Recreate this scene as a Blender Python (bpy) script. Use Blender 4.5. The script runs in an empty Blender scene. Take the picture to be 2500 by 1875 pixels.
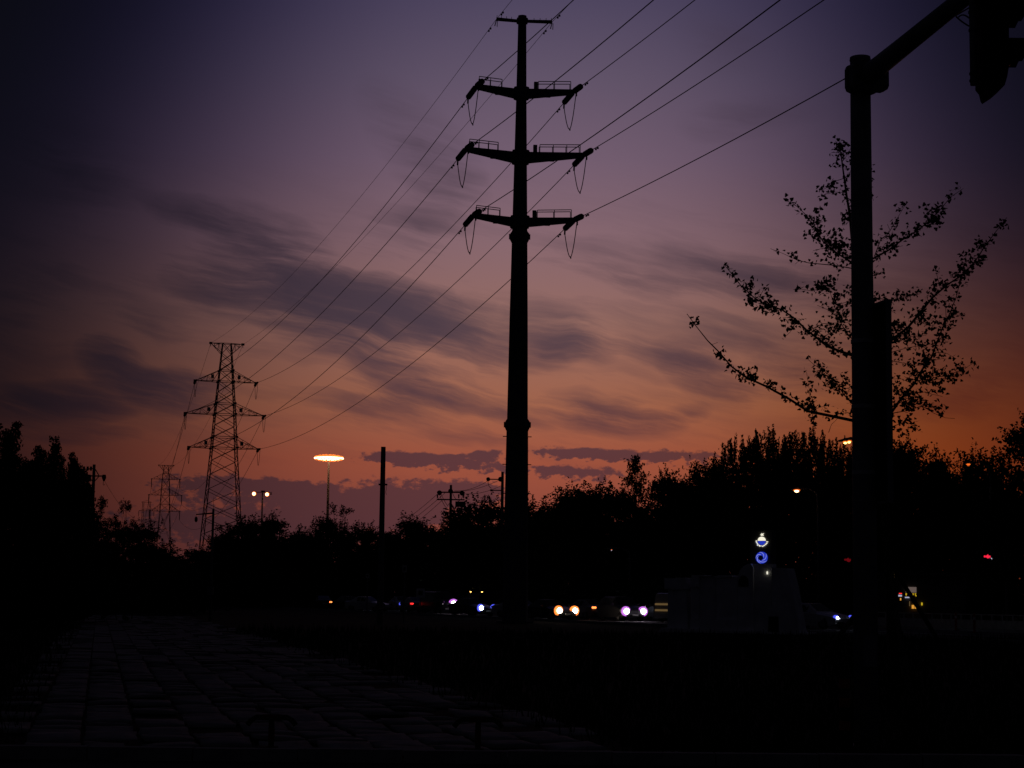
import bpy, math, random
from mathutils import Vector, Matrix
R = math.radians
random.seed(7)
scene = bpy.context.scene
col = scene.collection

# ------------------------------------------------------------------ camera
FPX, CXP, CYP, CAMH = 4491.0, 1250.0, 937.5, 1.6          # pixels of the 2500 px photograph
PITCH = math.atan((1456 - 937.5) / FPX)
ROLL = math.atan(.0125)
FW = Vector((0, math.cos(PITCH), math.sin(PITCH)))
_r0, _u0 = Vector((1, 0, 0)), Vector((0, -math.sin(PITCH), math.cos(PITCH)))
RV = _r0 * math.cos(ROLL) + _u0 * math.sin(ROLL)
UV = -_r0 * math.sin(ROLL) + _u0 * math.cos(ROLL)
CAM = Vector((0, 0, CAMH))
K = 2500 / 2212
cam = bpy.data.cameras.new('camera'); cam.sensor_width = 36; cam.lens = 36 * FPX / 2500
cam.clip_start = .1; cam.clip_end = 20000
camo = bpy.data.objects.new('camera', cam); col.objects.link(camo)
M = Matrix((RV, UV, -FW)).transposed().to_4x4(); M.translation = CAM
camo.matrix_world = M
scene.camera = camo

def ray(x, y): return FW + RV * ((x - CXP) / FPX) + UV * ((CYP - y) / FPX)
def at(x, y, Y):
    d = ray(x, y); return CAM + d * (Y / d.y)
def gnd(x, y, z=0.0):
    d = ray(x, y); return CAM + d * ((z - CAMH) / d.z)
def atd(x, y, Y): return at(x * K, y * K, Y)              # the same from a 2212 px wide view

# ------------------------------------------------------------------ world (dusk sky)
SUN_AZ, SUN_EL = 14.0, -1.5                                  # the sun has just gone under
def lin(c):
    c = c / 255.0
    return c / 12.92 if c <= .04045 else ((c + .055) / 1.055) ** 2.4
def L3(r, g, b): return (lin(r), lin(g), lin(b), 1)
w = bpy.data.worlds.new('World'); scene.world = w; w.use_nodes = True
nt = w.node_tree; nt.nodes.clear()
class V:
    """a node socket with arithmetic"""
    def __init__(s, sock): s.s = sock
    def _m(s, op, *o):
        n = nt.nodes.new('ShaderNodeMath'); n.operation = op
        for i, a in enumerate((s,) + o):
            if isinstance(a, V): nt.links.new(a.s, n.inputs[i])
            else: n.inputs[i].default_value = a
        return V(n.outputs[0])
    def __add__(s, o): return s._m('ADD', o)
    def __sub__(s, o): return s._m('SUBTRACT', o)
    def __mul__(s, o): return s._m('MULTIPLY', o)
    def __truediv__(s, o): return s._m('DIVIDE', o)
    __radd__ = __add__; __rmul__ = __mul__
    def __neg__(s): return s._m('MULTIPLY', -1.0)
    def exp(s): return s._m('EXPONENT')
    def sq(s): return s._m('MULTIPLY', s)
    def mx(s, o): return s._m('MAXIMUM', o)
    def mn(s, o): return s._m('MINIMUM', o)
    def smooth(s, a, b):
        n = nt.nodes.new('ShaderNodeMapRange'); n.interpolation_type = 'SMOOTHSTEP'
        nt.links.new(s.s, n.inputs[0]); n.inputs[1].default_value = a; n.inputs[2].default_value = b
        return V(n.outputs[0])
    def lerp(s, a, b, c, d):
        n = nt.nodes.new('ShaderNodeMapRange'); nt.links.new(s.s, n.inputs[0])
        for i, v in enumerate((a, b, c, d)): n.inputs[1 + i].default_value = v
        return V(n.outputs[0])
def vec(x, y, z=0.0):
    n = nt.nodes.new('ShaderNodeCombineXYZ')
    for i, a in enumerate((x, y, z)):
        if isinstance(a, V): nt.links.new(a.s, n.inputs[i])
        else: n.inputs[i].default_value = a
    return n.outputs[0]
def noise(v, scale, detail=5, rough=.55, dist=0.0):
    n = nt.nodes.new('ShaderNodeTexNoise'); nt.links.new(v, n.inputs['Vector'])
    n.inputs['Scale'].default_value = scale; n.inputs['Detail'].default_value = detail
    n.inputs['Roughness'].default_value = rough; n.inputs['Distortion'].default_value = dist
    return V(n.outputs[0])
def mixc(f, a, b, mode='MIX'):
    n = nt.nodes.new('ShaderNodeMix'); n.data_type = 'RGBA'; n.blend_type = mode
    for i, v in ((0, f), (6, a), (7, b)):
        if isinstance(v, V): nt.links.new(v.s, n.inputs[i])
        elif isinstance(v, bpy.types.NodeSocket): nt.links.new(v, n.inputs[i])
        else: n.inputs[i].default_value = v
    return n.outputs[2]
tc = nt.nodes.new('ShaderNodeTexCoord')
sep = nt.nodes.new('ShaderNodeSeparateXYZ'); nt.links.new(tc.outputs['Generated'], sep.inputs[0])
dx, dy, dz = (V(sep.outputs[i]) for i in range(3))
DEG = 180 / math.pi
az = dx._m('ARCTAN2', dy) * DEG
el = dz.mn(1.0).mx(-1.0)._m('ARCSINE') * DEG
def sky_dir(x, y):                                          # direction of a point of the 2212 px view
    d = ray(x * K, y * K).normalized()
    return math.degrees(math.atan2(d.x, d.y)), math.degrees(math.asin(d.z))
ramp = nt.nodes.new('ShaderNodeValToRGB')
stops = [(-3, (62, 38, 42)), (0.8, (104, 55, 54)), (2.5, (138, 68, 54)), (4.2, (156, 80, 57)), (6, (157, 97, 72)), (8.5, (148, 105, 94)),
         (11, (134, 102, 108)), (13.5, (114, 92, 109)), (16, (96, 82, 102)), (18.5, (76, 67, 92)), (26, (44, 42, 74)), (40, (22, 22, 48)), (90, (12, 13, 34))]
e0, e1 = -3, 90
cr = ramp.color_ramp; cr.interpolation = 'LINEAR'
while len(cr.elements) < len(stops): cr.elements.new(.5)
for s_, (e_, c_) in zip(cr.elements, stops):
    pass
for i, (e_, c_) in enumerate(stops):
    cr.elements[i].position = ((e_ - e0) / (e1 - e0)) ** .5
for i, (e_, c_) in enumerate(stops): cr.elements[i].color = L3(*c_)
rf = ((el - e0) / (e1 - e0)).mx(0.0)._m('POWER', .5)
nt.links.new(rf.s, ramp.inputs[0])
# clouds: streaks of cirrus laid along their directions in the sky, broken up by noise
base_v = vec(az, el)
wx = noise(base_v, .22, 3) - .5; wy = noise(vec(az + 40.0, el - 13.0), .22, 3) - .5
wx2 = noise(vec(az * .35, el - 33.0), 1.3, 4) - .5
aw = az + wx * 2.4; ew = el + wy * 1.0 + wx2 * .12
ca, sa_ = math.cos(R(-11)), math.sin(R(-11))
u_ = aw * ca + ew * sa_; v_ = ew * ca - aw * sa_
fib = noise(vec(u_ * .10, v_ * .85), 1.0, 7, .62, .0)
fib2 = noise(vec(u_ * .22 + 9.0, v_ * 1.7), 1.0, 7, .66, .0)
PXD = 57.29578 / 3974
def streak(acc, x0, y0, x1, y1, wd, s, src):
    a0, q0 = sky_dir(x0, y0); a1, q1 = sky_dir(x1, y1)
    L = math.hypot(a1 - a0, q1 - q0)
    m = nt.nodes.new('ShaderNodeMapping'); m.vector_type = 'TEXTURE'
    m.inputs[1].default_value = ((a0 + a1) / 2, (q0 + q1) / 2, 0)
    m.inputs[2].default_value = (0, 0, math.atan2(q1 - q0, a1 - a0))
    m.inputs[3].default_value = (L * .74, wd * PXD * 2.3, 1)
    nt.links.new(src, m.inputs[0])
    g = nt.nodes.new('ShaderNodeTexGradient'); g.gradient_type = 'SPHERICAL'; nt.links.new(m.outputs[0], g.inputs[0])
    return V(g.outputs[1])._m('MULTIPLY_ADD', s, acc if acc is not None else 0.0)
streaks = [
 (330, 440, 560, 500, 18, .6), (430, 470, 690, 545, 32, .9), (430, 575, 800, 660, 44, 1.7), (640, 635, 1150, 745, 40, 1.5), (380, 600, 620, 650, 24, .5),
 (600, 690, 860, 740, 34, .8), (690, 745, 900, 800, 22, .55), (860, 640, 1010, 720, 32, .4), (820, 215, 1000, 420, 40, .62),
 (1000, 400, 830, 570, 40, .45), (205, 758, 350, 842, 26, 1.7), (290, 842, 465, 850, 28, 1.9), (-30, 874, 260, 864, 24, 1.5),
 (60, 930, 245, 938, 12, .8), (720, 872, 1040, 800, 44, .8), (780, 872, 1100, 862, 22, .5), (1000, 850, 1170, 905, 18, .6),
 (890, 928, 1100, 948, 13, .5), (1120, 675, 1290, 755, 24, .65), (1140, 772, 1260, 752, 17, .6), (1170, 748, 1300, 778, 13, .4),
 (1190, 866, 1420, 918, 22, 1.15), (1390, 918, 1510, 880, 13, .5), (1330, 752, 1500, 785, 16, .55), (1430, 765, 1610, 848, 30, .9),
 (1500, 700, 1800, 785, 26, .5), (1590, 838, 1900, 780, 30, .5), (1350, 575, 1920, 630, 32, .34), (1480, 560, 1900, 655, 24, .5),
 (1270, 592, 1510, 632, 16, .35), (1950, 872, 2240, 826, 28, .7), (290, 690, 430, 712, 22, .3), (-20, 650, 160, 600, 34, .4),
 (1480, 66, 1640, 110, 34, .15), (1510, 272, 1720, 248, 24, .2), (20, 320, 270, 385, 60, .45), (1140, 560, 1380, 540, 22, .2)]
soft = None
wv = vec(aw, ew)
for s_ in streaks: soft = streak(soft, *s_, wv)
fc = fib.smooth(.34, .68); fc2 = fib2.smooth(.36, .66)
band = el.smooth(2.5, 6) * (el * -1.0).smooth(-14.5, -8.5)
big = noise(vec(u_ * .22 + 3.0, v_ * .5), 1.0, 3, .5).smooth(.3, .68)
soft = soft * (fc * .95 + fc2 * .5 + .12) * (big * .6 + .6) * 1.6 + band * (fc - .35) * .36 + band * (fc2 - .5) * .20
soft = ((-(soft.mx(0.0) * 1.15)).exp() * -1.0 + 1.0) * .96
# a low row of small cumulus and the bank near the horizon, crisper
lump = noise(vec(az * 1.0, el * 1.7), 2.4, 8, .6) - .5
lump2 = noise(vec(az * .8 + 5.0, el * 1.1), .8, 4, .5) - .5
A2, E2 = az + lump2 * .5, el + lump * .22
rows = [(740, 984, 970, 990, 9, 1.0), (860, 997, 1110, 1006, 11, 1.1), (1000, 978, 1110, 984, 7, .9), (1130, 974, 1350, 984, 9, 1.0), (1270, 982, 1600, 988, 10, 1.0),
        (1110, 1016, 1360, 1022, 10, 1.05), (1280, 1040, 1320, 1046, 9, .6), (330, 1046, 575, 1052, 17, 1), (540, 1050, 700, 1062, 15, 1), (650, 1078, 1030, 1082, 28, 1.15),
        (930, 1056, 1110, 1062, 16, .9), (250, 1130, 950, 1134, 34, 1.2)]
hard = None
hv = vec(A2, E2)
for s_ in rows: hard = streak(hard, *s_, hv)
hard = (hard + lump * 2.2 + lump2 * .3).smooth(.30, .62) * hard.smooth(.02, .25) * .88 * (el * -1.0).smooth(-6.5, -4.6)
cl = mixc(el.smooth(3.0, 9.0), L3(80, 47, 52), L3(70, 56, 67))
sky1 = mixc(soft, ramp.outputs[0], cl)
sky2 = mixc(hard, sky1, cl)
# the afterglow fades to both sides, lens vignetting put into its falloff; round the sun's own bearing it turns deep orange near the horizon
rad = ((az - .8)._m('ABSOLUTE') / el.lerp(0, 18, 12.2, 8.8))._m('POWER', 2.6)
def fall(lo, hi): return (-(rad * el.lerp(0, 18, lo, hi))).exp()
sunm = (-(((az - SUN_AZ) / 6.2).sq() + ((el - 3.0) / 4.6).sq())).exp()
gl = nt.nodes.new('ShaderNodeCombineColor')
f_ = [fall(.95, 1.12), fall(1.0, 1.12) * (sunm * -.1 + 1.0), fall(1.02, .86) * (sunm * -.82 + 1.0)]
for i in range(3): nt.links.new(f_[i].s, gl.inputs[i])
glow = mixc(1.0, sky2, gl.outputs[0], 'MULTIPLY')
glow = mixc(sunm, glow, mixc(1.0, glow, (.115, .014, .0, 1), 'ADD'))
ns = nt.nodes.new('ShaderNodeTexSky'); ns.sky_type = 'NISHITA'; ns.sun_disc = False
ns.sun_elevation = R(SUN_EL); ns.sun_rotation = R(SUN_AZ); ns.air_density = 1.0; ns.dust_density = .3; ns.ozone_density = 3.0
amb = mixc(1.0, ns.outputs[0], (.0, .0, .0, 1), 'MULTIPLY')
AMB_NODE = amb.node
AMB_NODE.inputs[7].default_value = (.003, .0025, .004, 1)
tot = mixc(1.0, mixc(1.0, glow, amb, 'ADD'), (.0030, .0029, .0044, 1), 'ADD')
bg = nt.nodes.new('ShaderNodeBackground'); bg.inputs[1].default_value = 1.0
nt.links.new(tot, bg.inputs[0])
wo = nt.nodes.new('ShaderNodeOutputWorld'); nt.links.new(bg.outputs[0], wo.inputs[0])
w.cycles.sampling_method = 'MANUAL'; w.cycles.sample_map_resolution = 256

sun = bpy.data.lights.new('sun', 'SUN'); sun.energy = .01; sun.angle = R(12); sun.color = (1, .62, .42)
so = bpy.data.objects.new('sun', sun); col.objects.link(so)
so.rotation_euler = (R(90 - 2), 0, R(180 - SUN_AZ))
scene.view_settings.view_transform = 'Standard'; scene.view_settings.look = 'None'
scene.view_settings.exposure = 0; scene.view_settings.gamma = 1; scene.view_settings.use_curve_mapping = False
scene.render.engine = 'CYCLES'
scene.cycles.max_bounces = 4; scene.cycles.diffuse_bounces = 2; scene.cycles.glossy_bounces = 2
scene.cycles.use_denoising = True

# ------------------------------------------------------------------ materials
MATS = {}
def mat(name, c, rough=.7, metal=0.0, var=.25, scale=3.0, bump=0.0, spec=.3):
    m = bpy.data.materials.new(name); m.use_nodes = True; t = m.node_tree
    b = t.nodes['Principled BSDF']; b.inputs['Roughness'].default_value = rough; b.inputs['Metallic'].default_value = metal
    b.inputs['Specular IOR Level'].default_value = spec
    n = t.nodes.new('ShaderNodeTexNoise'); n.inputs['Scale'].default_value = scale; n.inputs['Detail'].default_value = 5
    tx = t.nodes.new('ShaderNodeTexCoord'); t.links.new(tx.outputs['Object'], n.inputs['Vector'])
    r = t.nodes.new('ShaderNodeValToRGB'); r.color_ramp.elements[0].position = .3; r.color_ramp.elements[1].position = .7
    r.color_ramp.elements[0].color = tuple(v * (1 - var) for v in c) + (1,)
    r.color_ramp.elements[1].color = tuple(min(1, v * (1 + var)) for v in c) + (1,)
    t.links.new(n.outputs[0], r.inputs[0]); t.links.new(r.outputs[0], b.inputs['Base Color'])
    if bump:
        bp = t.nodes.new('ShaderNodeBump'); bp.inputs['Strength'].default_value = bump; bp.inputs['Distance'].default_value = .02
        t.links.new(n.outputs[0], bp.inputs['Height']); t.links.new(bp.outputs[0], b.inputs['Normal'])
    MATS[name] = m; return m
def emit(name, c, s):
    m = bpy.data.materials.new(name); m.use_nodes = True; t = m.node_tree
    b = t.nodes['Principled BSDF']; b.inputs['Base Color'].default_value = (.05, .05, .05, 1)
    b.inputs['Emission Color'].default_value = c + (1,); b.inputs['Emission Strength'].default_value = s
    MATS[name] = m; return m
mat('galvanised', (.16, .16, .17), .7, .2, .2, 2.0, spec=.15)
mat('pole_steel', (.10, .10, .11), .75, .0, .25, .8, spec=.12)
mat('signal_grey', (.22, .22, .23), .6, .0, .2, 5.0, spec=.2)
mat('wire', (.03, .03, .03), .8, spec=.1)
mat('insulator', (.05, .04, .04), .7, spec=.1)
mat('concrete', (.15, .145, .14), .9, .0, .3, 4.0, .3, .1)
mat('bark', (.06, .05, .04), .9, .0, .4, 9.0, .4, .1)
mat('leaf_dark', (.022, .036, .014), .8, .0, .4, .6, spec=.08)
mat('leaf_mid', (.032, .05, .018), .8, .0, .4, .6, spec=.08)
mat('ginkgo_leaf', (.05, .08, .022), .7, .0, .3, 3.0, spec=.1)
mat('grass', (.020, .030, .012), .95, .0, .4, .5, spec=.03)
mat('soil', (.020, .022, .014), .95, .0, .5, .25, .3, .03)
mat('asphalt', (.035, .035, .036), .9, .0, .3, 6.0, .3, .1)
mat('slab', (.30, .285, .275), .88, .0, .45, 1.3, .6, .12)
for _m in ('slab',):
    _t = MATS[_m].node_tree; _g = _t.nodes.new('ShaderNodeNewGeometry'); _n = [q for q in _t.nodes if q.type == 'TEX_NOISE'][0]
    _t.links.new(_g.outputs['Position'], _n.inputs['Vector']); _n.inputs['Roughness'].default_value = .68; _n.inputs['Detail'].default_value = 8
mat('joint', (.02, .02, .018), .95, spec=.03)
mat('kerb', (.30, .30, .29), .9, .0, .25, 5.0, .3, .1)
mat('paint_white', (.62, .62, .60), .7, spec=.2)
mat('paint_red', (.35, .03, .02), .55, spec=.3)
mat('paint_orange', (.45, .10, .02), .55, spec=.3)
mat('rubber', (.02, .02, .02), .9, spec=.1)
mat('car_dark', (.03, .03, .035), .3, .2, .1, 1.0, spec=.5)
mat('car_white', (.55, .55, .56), .3, .0, .05, 1.0, spec=.5)
mat('car_silver', (.3, .3, .32), .3, .4, .1, 1.0, spec=.5)
mat('glass', (.01, .01, .012), .12, .0, .1, 1.0, spec=.5)
mat('stone', (.78, .78, .80), .85, .0, .18, 1.6, .2, .15)
mat('wall_plaster', (.10, .095, .09), .9, .0, .2, 2.0, spec=.1)
mat('rust_red', (.12, .02, .02), .8, .0, .3, 4.0, spec=.1)
emit('lamp_white', (1.0, .93, .84), 25); emit('lamp_mast', (1.0, .5, .24), 9)
emit('lamp_mast_halo', (1.0, .20, .03), 1.5)
emit('head_warm', (1.0, .86, .66), 22); emit('head_warm_halo', (1.0, .20, .03), 2.0)
emit('head_violet', (1.0, .86, 1.0), 22); emit('head_violet_halo', (.60, .16, .80), 1.0)
emit('head_blue', (.75, .82, 1.0), 18); emit('head_blue_halo', (.08, .10, .9), 1.1)
emit('tail', (1.0, .03, .03), 1.6); emit('tail_hot', (1.0, .22, .05), 3.0); emit('green', (.05, .7, .08), 1.0)
emit('sodium', (1.0, .62, .14), 5.0); emit('sodium_pink', (1.0, .5, .24), 7)
emit('sodium_halo', (1.0, .17, .02), 1.2)
emit('sign_yellow', (.72, .50, .02), .75); emit('sign_pale', (.22, .16, .14), .5); emit('sign_warm', (.9, .4, .05), .8)
emit('sign_white', (.72, .72, .95), .55); emit('glow_warm', (.42, .26, .10), .25)
emit('logo_blue', (.02, .045, .62), .75); emit('logo_white', (.80, .82, .86), 1.0); emit('logo_cream', (.95, .9, .72), 1.0); emit('logo_pale', (.36, .40, .78), .9)
emit('signal_red', (1.0, .02, .06), 1.0); emit('signal_red_dim', (1.0, .02, .04), .10); emit('sodium_dim', (1.0, .17, .02), .6)

# ------------------------------------------------------------------ mesh helpers
class MB:
    def __init__(s): s.v = []; s.f = []
    def quad(s, a, b, c, d):
        n = len(s.v); s.v += [tuple(a), tuple(b), tuple(c), tuple(d)]; s.f.append((n, n + 1, n + 2, n + 3))
    def box(s, c, size, rz=0.0, mtx=None):
        n = len(s.v); hx, hy, hz = (q / 2 for q in size)
        m = mtx or Matrix.Rotation(rz, 3, 'Z')
        for x, y, z in ((-1, -1, -1), (1, -1, -1), (1, 1, -1), (-1, 1, -1), (-1, -1, 1), (1, -1, 1), (1, 1, 1), (-1, 1, 1)):
            s.v.append(tuple(Vector(c) + m @ Vector((x * hx, y * hy, z * hz))))
        s.f += [tuple(n + i for i in q) for q in ((3, 2, 1, 0), (4, 5, 6, 7), (0, 1, 5, 4), (1, 2, 6, 5), (2, 3, 7, 6), (3, 0, 4, 7))]
        return s
    def tube(s, pts, rad, n=8, cap=True):
        pts = [Vector(p) for p in pts]
        if not hasattr(rad, '__len__'): rad = [rad] * len(pts)
        base = len(s.v); up = None
        for i, p in enumerate(pts):
            t = (pts[min(i + 1, len(pts) - 1)] - pts[max(i - 1, 0)])
            t = t.normalized() if t.length > 1e-9 else Vector((0, 0, 1))
            if up is None: up = Vector((1, 0, 0)) if abs(t.x) < .8 else Vector((0, 1, 0))
            a = (up - t * up.dot(t)).normalized(); b = t.cross(a); up = a
            for k in range(n):
                q = 2 * math.pi * (k + .5) / n
                s.v.append(tuple(p + (a * math.cos(q) + b * math.sin(q)) * rad[i]))
        for i in range(len(pts) - 1):
            for k in range(n):
                o = base + i * n; k2 = (k + 1) % n
                s.f.append((o + k, o + k2, o + n + k2, o + n + k))
        if cap:
            s.f.append(tuple(base + k for k in reversed(range(n)))); o = base + (len(pts) - 1) * n
            s.f.append(tuple(o + k for k in range(n)))
        return s
    def bar(s, a, b, w=.1): return s.tube([a, b], w * .6, 4)
    def prism(s, poly, y0, y1, f=None):
        """poly in (x, z), swept along y; f maps a point"""
        f = f or (lambda p: p); n = len(s.v); k = len(poly)
        for y in (y0, y1):
            for x, z in poly: s.v.append(tuple(f(Vector((x, y, z)))))
        for i in range(k): j = (i + 1) % k; s.f.append((n + i, n + j, n + k + j, n + k + i))
        s.f.append(tuple(n + i for i in reversed(range(k)))); s.f.append(tuple(n + k + i for i in range(k)))
        return s
    def ball(s, c, r, n=8, m=5, sz=1.0):
        return s.tube([Vector(c) + Vector((0, 0, -r * sz * math.cos(math.pi * i / m))) for i in range(m + 1)], [max(.003, r * math.sin(math.pi * i / m)) for i in range(m + 1)], n)
    def mesh(s, name, m, smooth=False):
        me = bpy.data.meshes.new(name); me.from_pydata(s.v, [], s.f)
        me.materials.append(MATS[m] if isinstance(m, str) else m)
        if smooth: me.polygons.foreach_set('use_smooth', [True] * len(me.polygons))
        me.update(); return me
    def build(s, name, m, parent=None, smooth=False, loc=(0, 0, 0), rz=0.0):
        return link(name, s.mesh(name, m, smooth), parent, loc, rz)
def link(name, me, parent=None, loc=(0, 0, 0), rz=0.0, scale=None):
    o = bpy.data.objects.new(name, me); col.objects.link(o); o.parent = parent
    o.location = loc; o.rotation_euler = (0, 0, rz)
    if scale: o.scale = scale
    return o
def tag(o, label=None, cat=None, group=None, kind=None):
    if label: o['label'] = label
    if cat: o['category'] = cat
    if group: o['group'] = group
    if kind: o['kind'] = kind
    return o
def thing(name, label, cat, loc=(0, 0, 0), rz=0.0, group=None):
    return tag(link(name, None, None, loc, rz), label, cat, group)
def copy_tree(o, parent=None):
    c = o.copy(); col.objects.link(c); c.parent = parent
    for ch in list(o.children): copy_tree(ch, c)
    return c
def bez(a, b, c, n=8):
    a, b, c = Vector(a), Vector(b), Vector(c)
    return [a * (1 - t) ** 2 + b * 2 * t * (1 - t) + c * t * t for t in (i / n for i in range(n + 1))]

# ------------------------------------------------------------------ setting: ground, road, paved path, kerb
g = MB(); S = 9000
g.quad((-S, -S, 0), (S, -S, 0), (S, S, 0), (-S, S, 0))
tag(g.build('ground', 'soil'), kind='structure')
rd, rn = Vector((-.33, .944, 0)).normalized(), Vector((.944, .33, 0)).normalized()
rc = Vector((2, 142, 0))
def rp(along, off, z): p = rc + rd * along + rn * off; return Vector((p.x, p.y, z))
RE = 70.0                                                     # the road ends in a bend to the side street
road = MB(); road.quad(rp(-150, -5.8, .006), rp(-150, 9.2, .006), rp(RE, 9.2, .006), rp(RE, -5.8, .006))
road.quad(rp(RE - 8, -120, .006), rp(RE - 8, -5.8, .006), rp(RE, -5.8, .006), rp(RE, -120, .006))
road = tag(road.build('road', 'asphalt'), kind='structure')
def on_road(x, y, m=1.0):
    d = Vector((x, y, 0)) - rc; al, of = d.dot(rd), d.dot(rn)
    return (-5.8 - m < of < 9.2 + m and al < RE + m) or (of <= -5.8 and RE - 8 - m < al < RE + m)
for off in (-5.4, 1.5, 1.8, 8.8):
    m = MB(); m.quad(rp(-150, off - .07, .011), rp(-150, off + .07, .011), rp(RE - 9, off + .07, .011), rp(RE - 9, off - .07, .011)); m.build('lane_line', 'paint_white', road)
for off in (-2.0, 5.2):
    for k in range(-12, 6):
        m = MB(); m.quad(rp(k * 9, off - .07, .011), rp(k * 9, off + .07, .011), rp(k * 9 + 4, off + .07, .011), rp(k * 9 + 4, off - .07, .011)); m.build('lane_dash', 'paint_white', road)
for off, e in ((-5.9, RE - 8), (9.3, RE)):
    m = MB(); p0, p1 = rp(-150, off, 0), rp(e, off, 0); c = (p0 + p1) / 2
    m.box((0, 0, .07), (.2, (p1 - p0).length, .15))
    tag(m.build('kerb', 'kerb', None, False, c, math.atan2(-rd.x, rd.y)), kind='structure')
# the near street at the camera's feet, its kerb and the paved path
near = MB(); near.quad((-60, -40, .006), (60, -40, .006), (60, 18.75, .006), (-60, 17.0, .006)); tag(near.build('street', 'asphalt'), kind='structure')
kb = link('kerb', None); tag(kb, kind='structure')
kd = Vector((1, .0292, 0)).normalized(); ka = math.atan2(kd.y, kd.x)
kme = MB().box((0, 0, .06), (.985, .16, .14)).mesh('kerb_stone', 'kerb')
for i in range(-9, 15):
    p = Vector((0, 17.97, 0)) + kd * (i + .5)
    link('kerb_stone', kme, kb, (p.x, p.y, random.uniform(-.006, .006)), ka)
PA = R(12.5); pd = Vector((-math.sin(PA), math.cos(PA), 0)); pn = Vector((math.cos(PA), math.sin(PA), 0))
path = link('path', None); tag(path, kind='structure')
bed = MB()
def pp(a, q, z=0.0): p = pd * a + pn * q; return (p.x, p.y, z)
bed.quad(pp(14, -1.1, .004), pp(14, 5.95, .004), pp(150, 5.6, .004), pp(150, -1.1, .004)); bed.build('bedding', 'joint', path)
slab_me = []
for k in range(8):
    rr = random.Random(100 + k); m = MB(); hx, hy = .28 - rr.uniform(0, .02), .425 - rr.uniform(0, .04)
    N = 4
    for j in range(N + 1):
        for i in range(N + 1):
            x = -hx + 2 * hx * i / N; y = -hy + 2 * hy * j / N
            edge = i in (0, N) or j in (0, N)
            m.v.append((x + (rr.uniform(-.018, .018) if edge else 0), y + (rr.uniform(-.022, .022) if edge else 0), (.012 if edge else .026) + rr.uniform(-.004, .004)))
    for j in range(N):
        for i in range(N): o = j * (N + 1) + i; m.f.append((o, o + 1, o + N + 2, o + N + 1))
    b0 = len(m.v); ring = [i for i in range(N + 1)] + [(j + 1) * (N + 1) - 1 for j in range(1, N + 1)] + [N * (N + 1) + i for i in range(N - 1, -1, -1)] + [j * (N + 1) for j in range(N - 1, 0, -1)]
    for i in ring: x, y, z = m.v[i]; m.v.append((x, y, -.02))
    for k2 in range(len(ring)): a, b = ring[k2], ring[(k2 + 1) % len(ring)]; m.f.append((a, b0 + k2, b0 + (k2 + 1) % len(ring), b))
    slab_me.append(m.mesh('slab', 'slab', True))
spots = []
for c in range(14):
    q = -2.2 + .595 * c
    for rrow in range(0, 130):
        a = 14.6 + rrow * .905 + (.45 if c % 2 else 0)
        x, y, z = pp(a, q)
        if y < 18.35 + .0292 * x or y > 120: continue
        if c < 2 or (c == 2 and random.random() < .4) or random.random() < .015: continue
        if c == 13 and random.random() < .45: continue
        if c == 12 and random.random() < .12: continue
        spots.append((y, x, a, q))
spots.sort()
rest = MB()
for i, (y, x, a, q) in enumerate(spots):
    tilt = (random.gauss(0, .034), random.gauss(0, .034)); dz = random.gauss(0, .014)
    if i < 300:
        o = link('paving_slab', slab_me[i % 8], path, (x, y, .016 + dz), PA); o.rotation_euler = (tilt[0], tilt[1], PA + random.gauss(0, .012))
    else:
        mm = Matrix.Rotation(PA + random.gauss(0, .012), 3, 'Z') @ Matrix.Rotation(tilt[0], 3, 'X') @ Matrix.Rotation(tilt[1], 3, 'Y')
        rest.box((x, y, .018 + dz), (.56, .85, .045), 0, mm)
tag(rest.build('distant_paving', 'slab', path), kind='stuff')
# grass: blades beside the path
gr = MB(); rg = random.Random(3)
for i in range(42000):
    y = 18.6 + 62 * rg.random() ** 1.7; x = rg.uniform(-.34, .36) * y + rg.uniform(-2, 2)
    q = Vector((x, y, 0)).dot(pn)
    if -1.1 + rg.uniform(-.2, .4) < q < 5.7 + rg.uniform(-.5, .25): continue
    h = rg.uniform(.05, .17) * (1 + y / 60); a = rg.uniform(0, 6.28); wd = .006 + y * .00045; l = rg.uniform(-.07, .07), rg.uniform(-.07, .07)
    n = len(gr.v); c, s_ = math.cos(a) * wd, math.sin(a) * wd
    gr.v += [(x - c, y - s_, 0), (x + c, y + s_, 0), (x + l[0], y + l[1], h)]; gr.f.append((n, n + 1, n + 2))
tag(gr.build('grass', 'grass'), 'rough dark grass growing beside the paved path', 'grass', kind='stuff')

# ------------------------------------------------------------------ tubular pylon
PY = 112.0
PB = at(1258, 1456, PY); PB.z = 0
PRZ = R(4)
pyl = thing('tubular_pylon', 'tall black tubular steel pylon with three double crossarms and fat insulators', 'pylon', PB, PRZ)
pinv = Matrix.Rotation(-PRZ, 3, 'Z')
def pl(P): return pinv @ (Vector(P) - PB)
def zy(y, x=1262, Y=PY): return at(x, y, Y).z
MPX = 1 / FPX
def wid(px, y): return px * (PY * math.cos(PITCH) + (zy(y) - CAMH) * math.sin(PITCH)) / FPX
prof = [(43, 20), (240, 25.5), (400, 31.5), (577, 37.5)]
def shaft(name, rows, top_z=None):
    m = MB(); pts = []; rr = []
    for y, wpx in rows: pts.append((0, 0, zy(y))); rr.append(wid(wpx, y) / 2)
    if top_z is not None: pts.append((0, 0, top_z)); rr.append(rr[-1] * 1.03)
    m.tube(pts[::-1] if pts[0][2] > pts[-1][2] else pts, rr[::-1] if pts[0][2] > pts[-1][2] else rr, 16)
    return m.build(name, 'pole_steel', pyl)
shaft('shaft_section', [(43, 20), (240, 25.5), (400, 31.5), (577, 38)])
shaft('shaft_section', [(577.5, 38), (780, 45), (1037, 51.5)])
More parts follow.
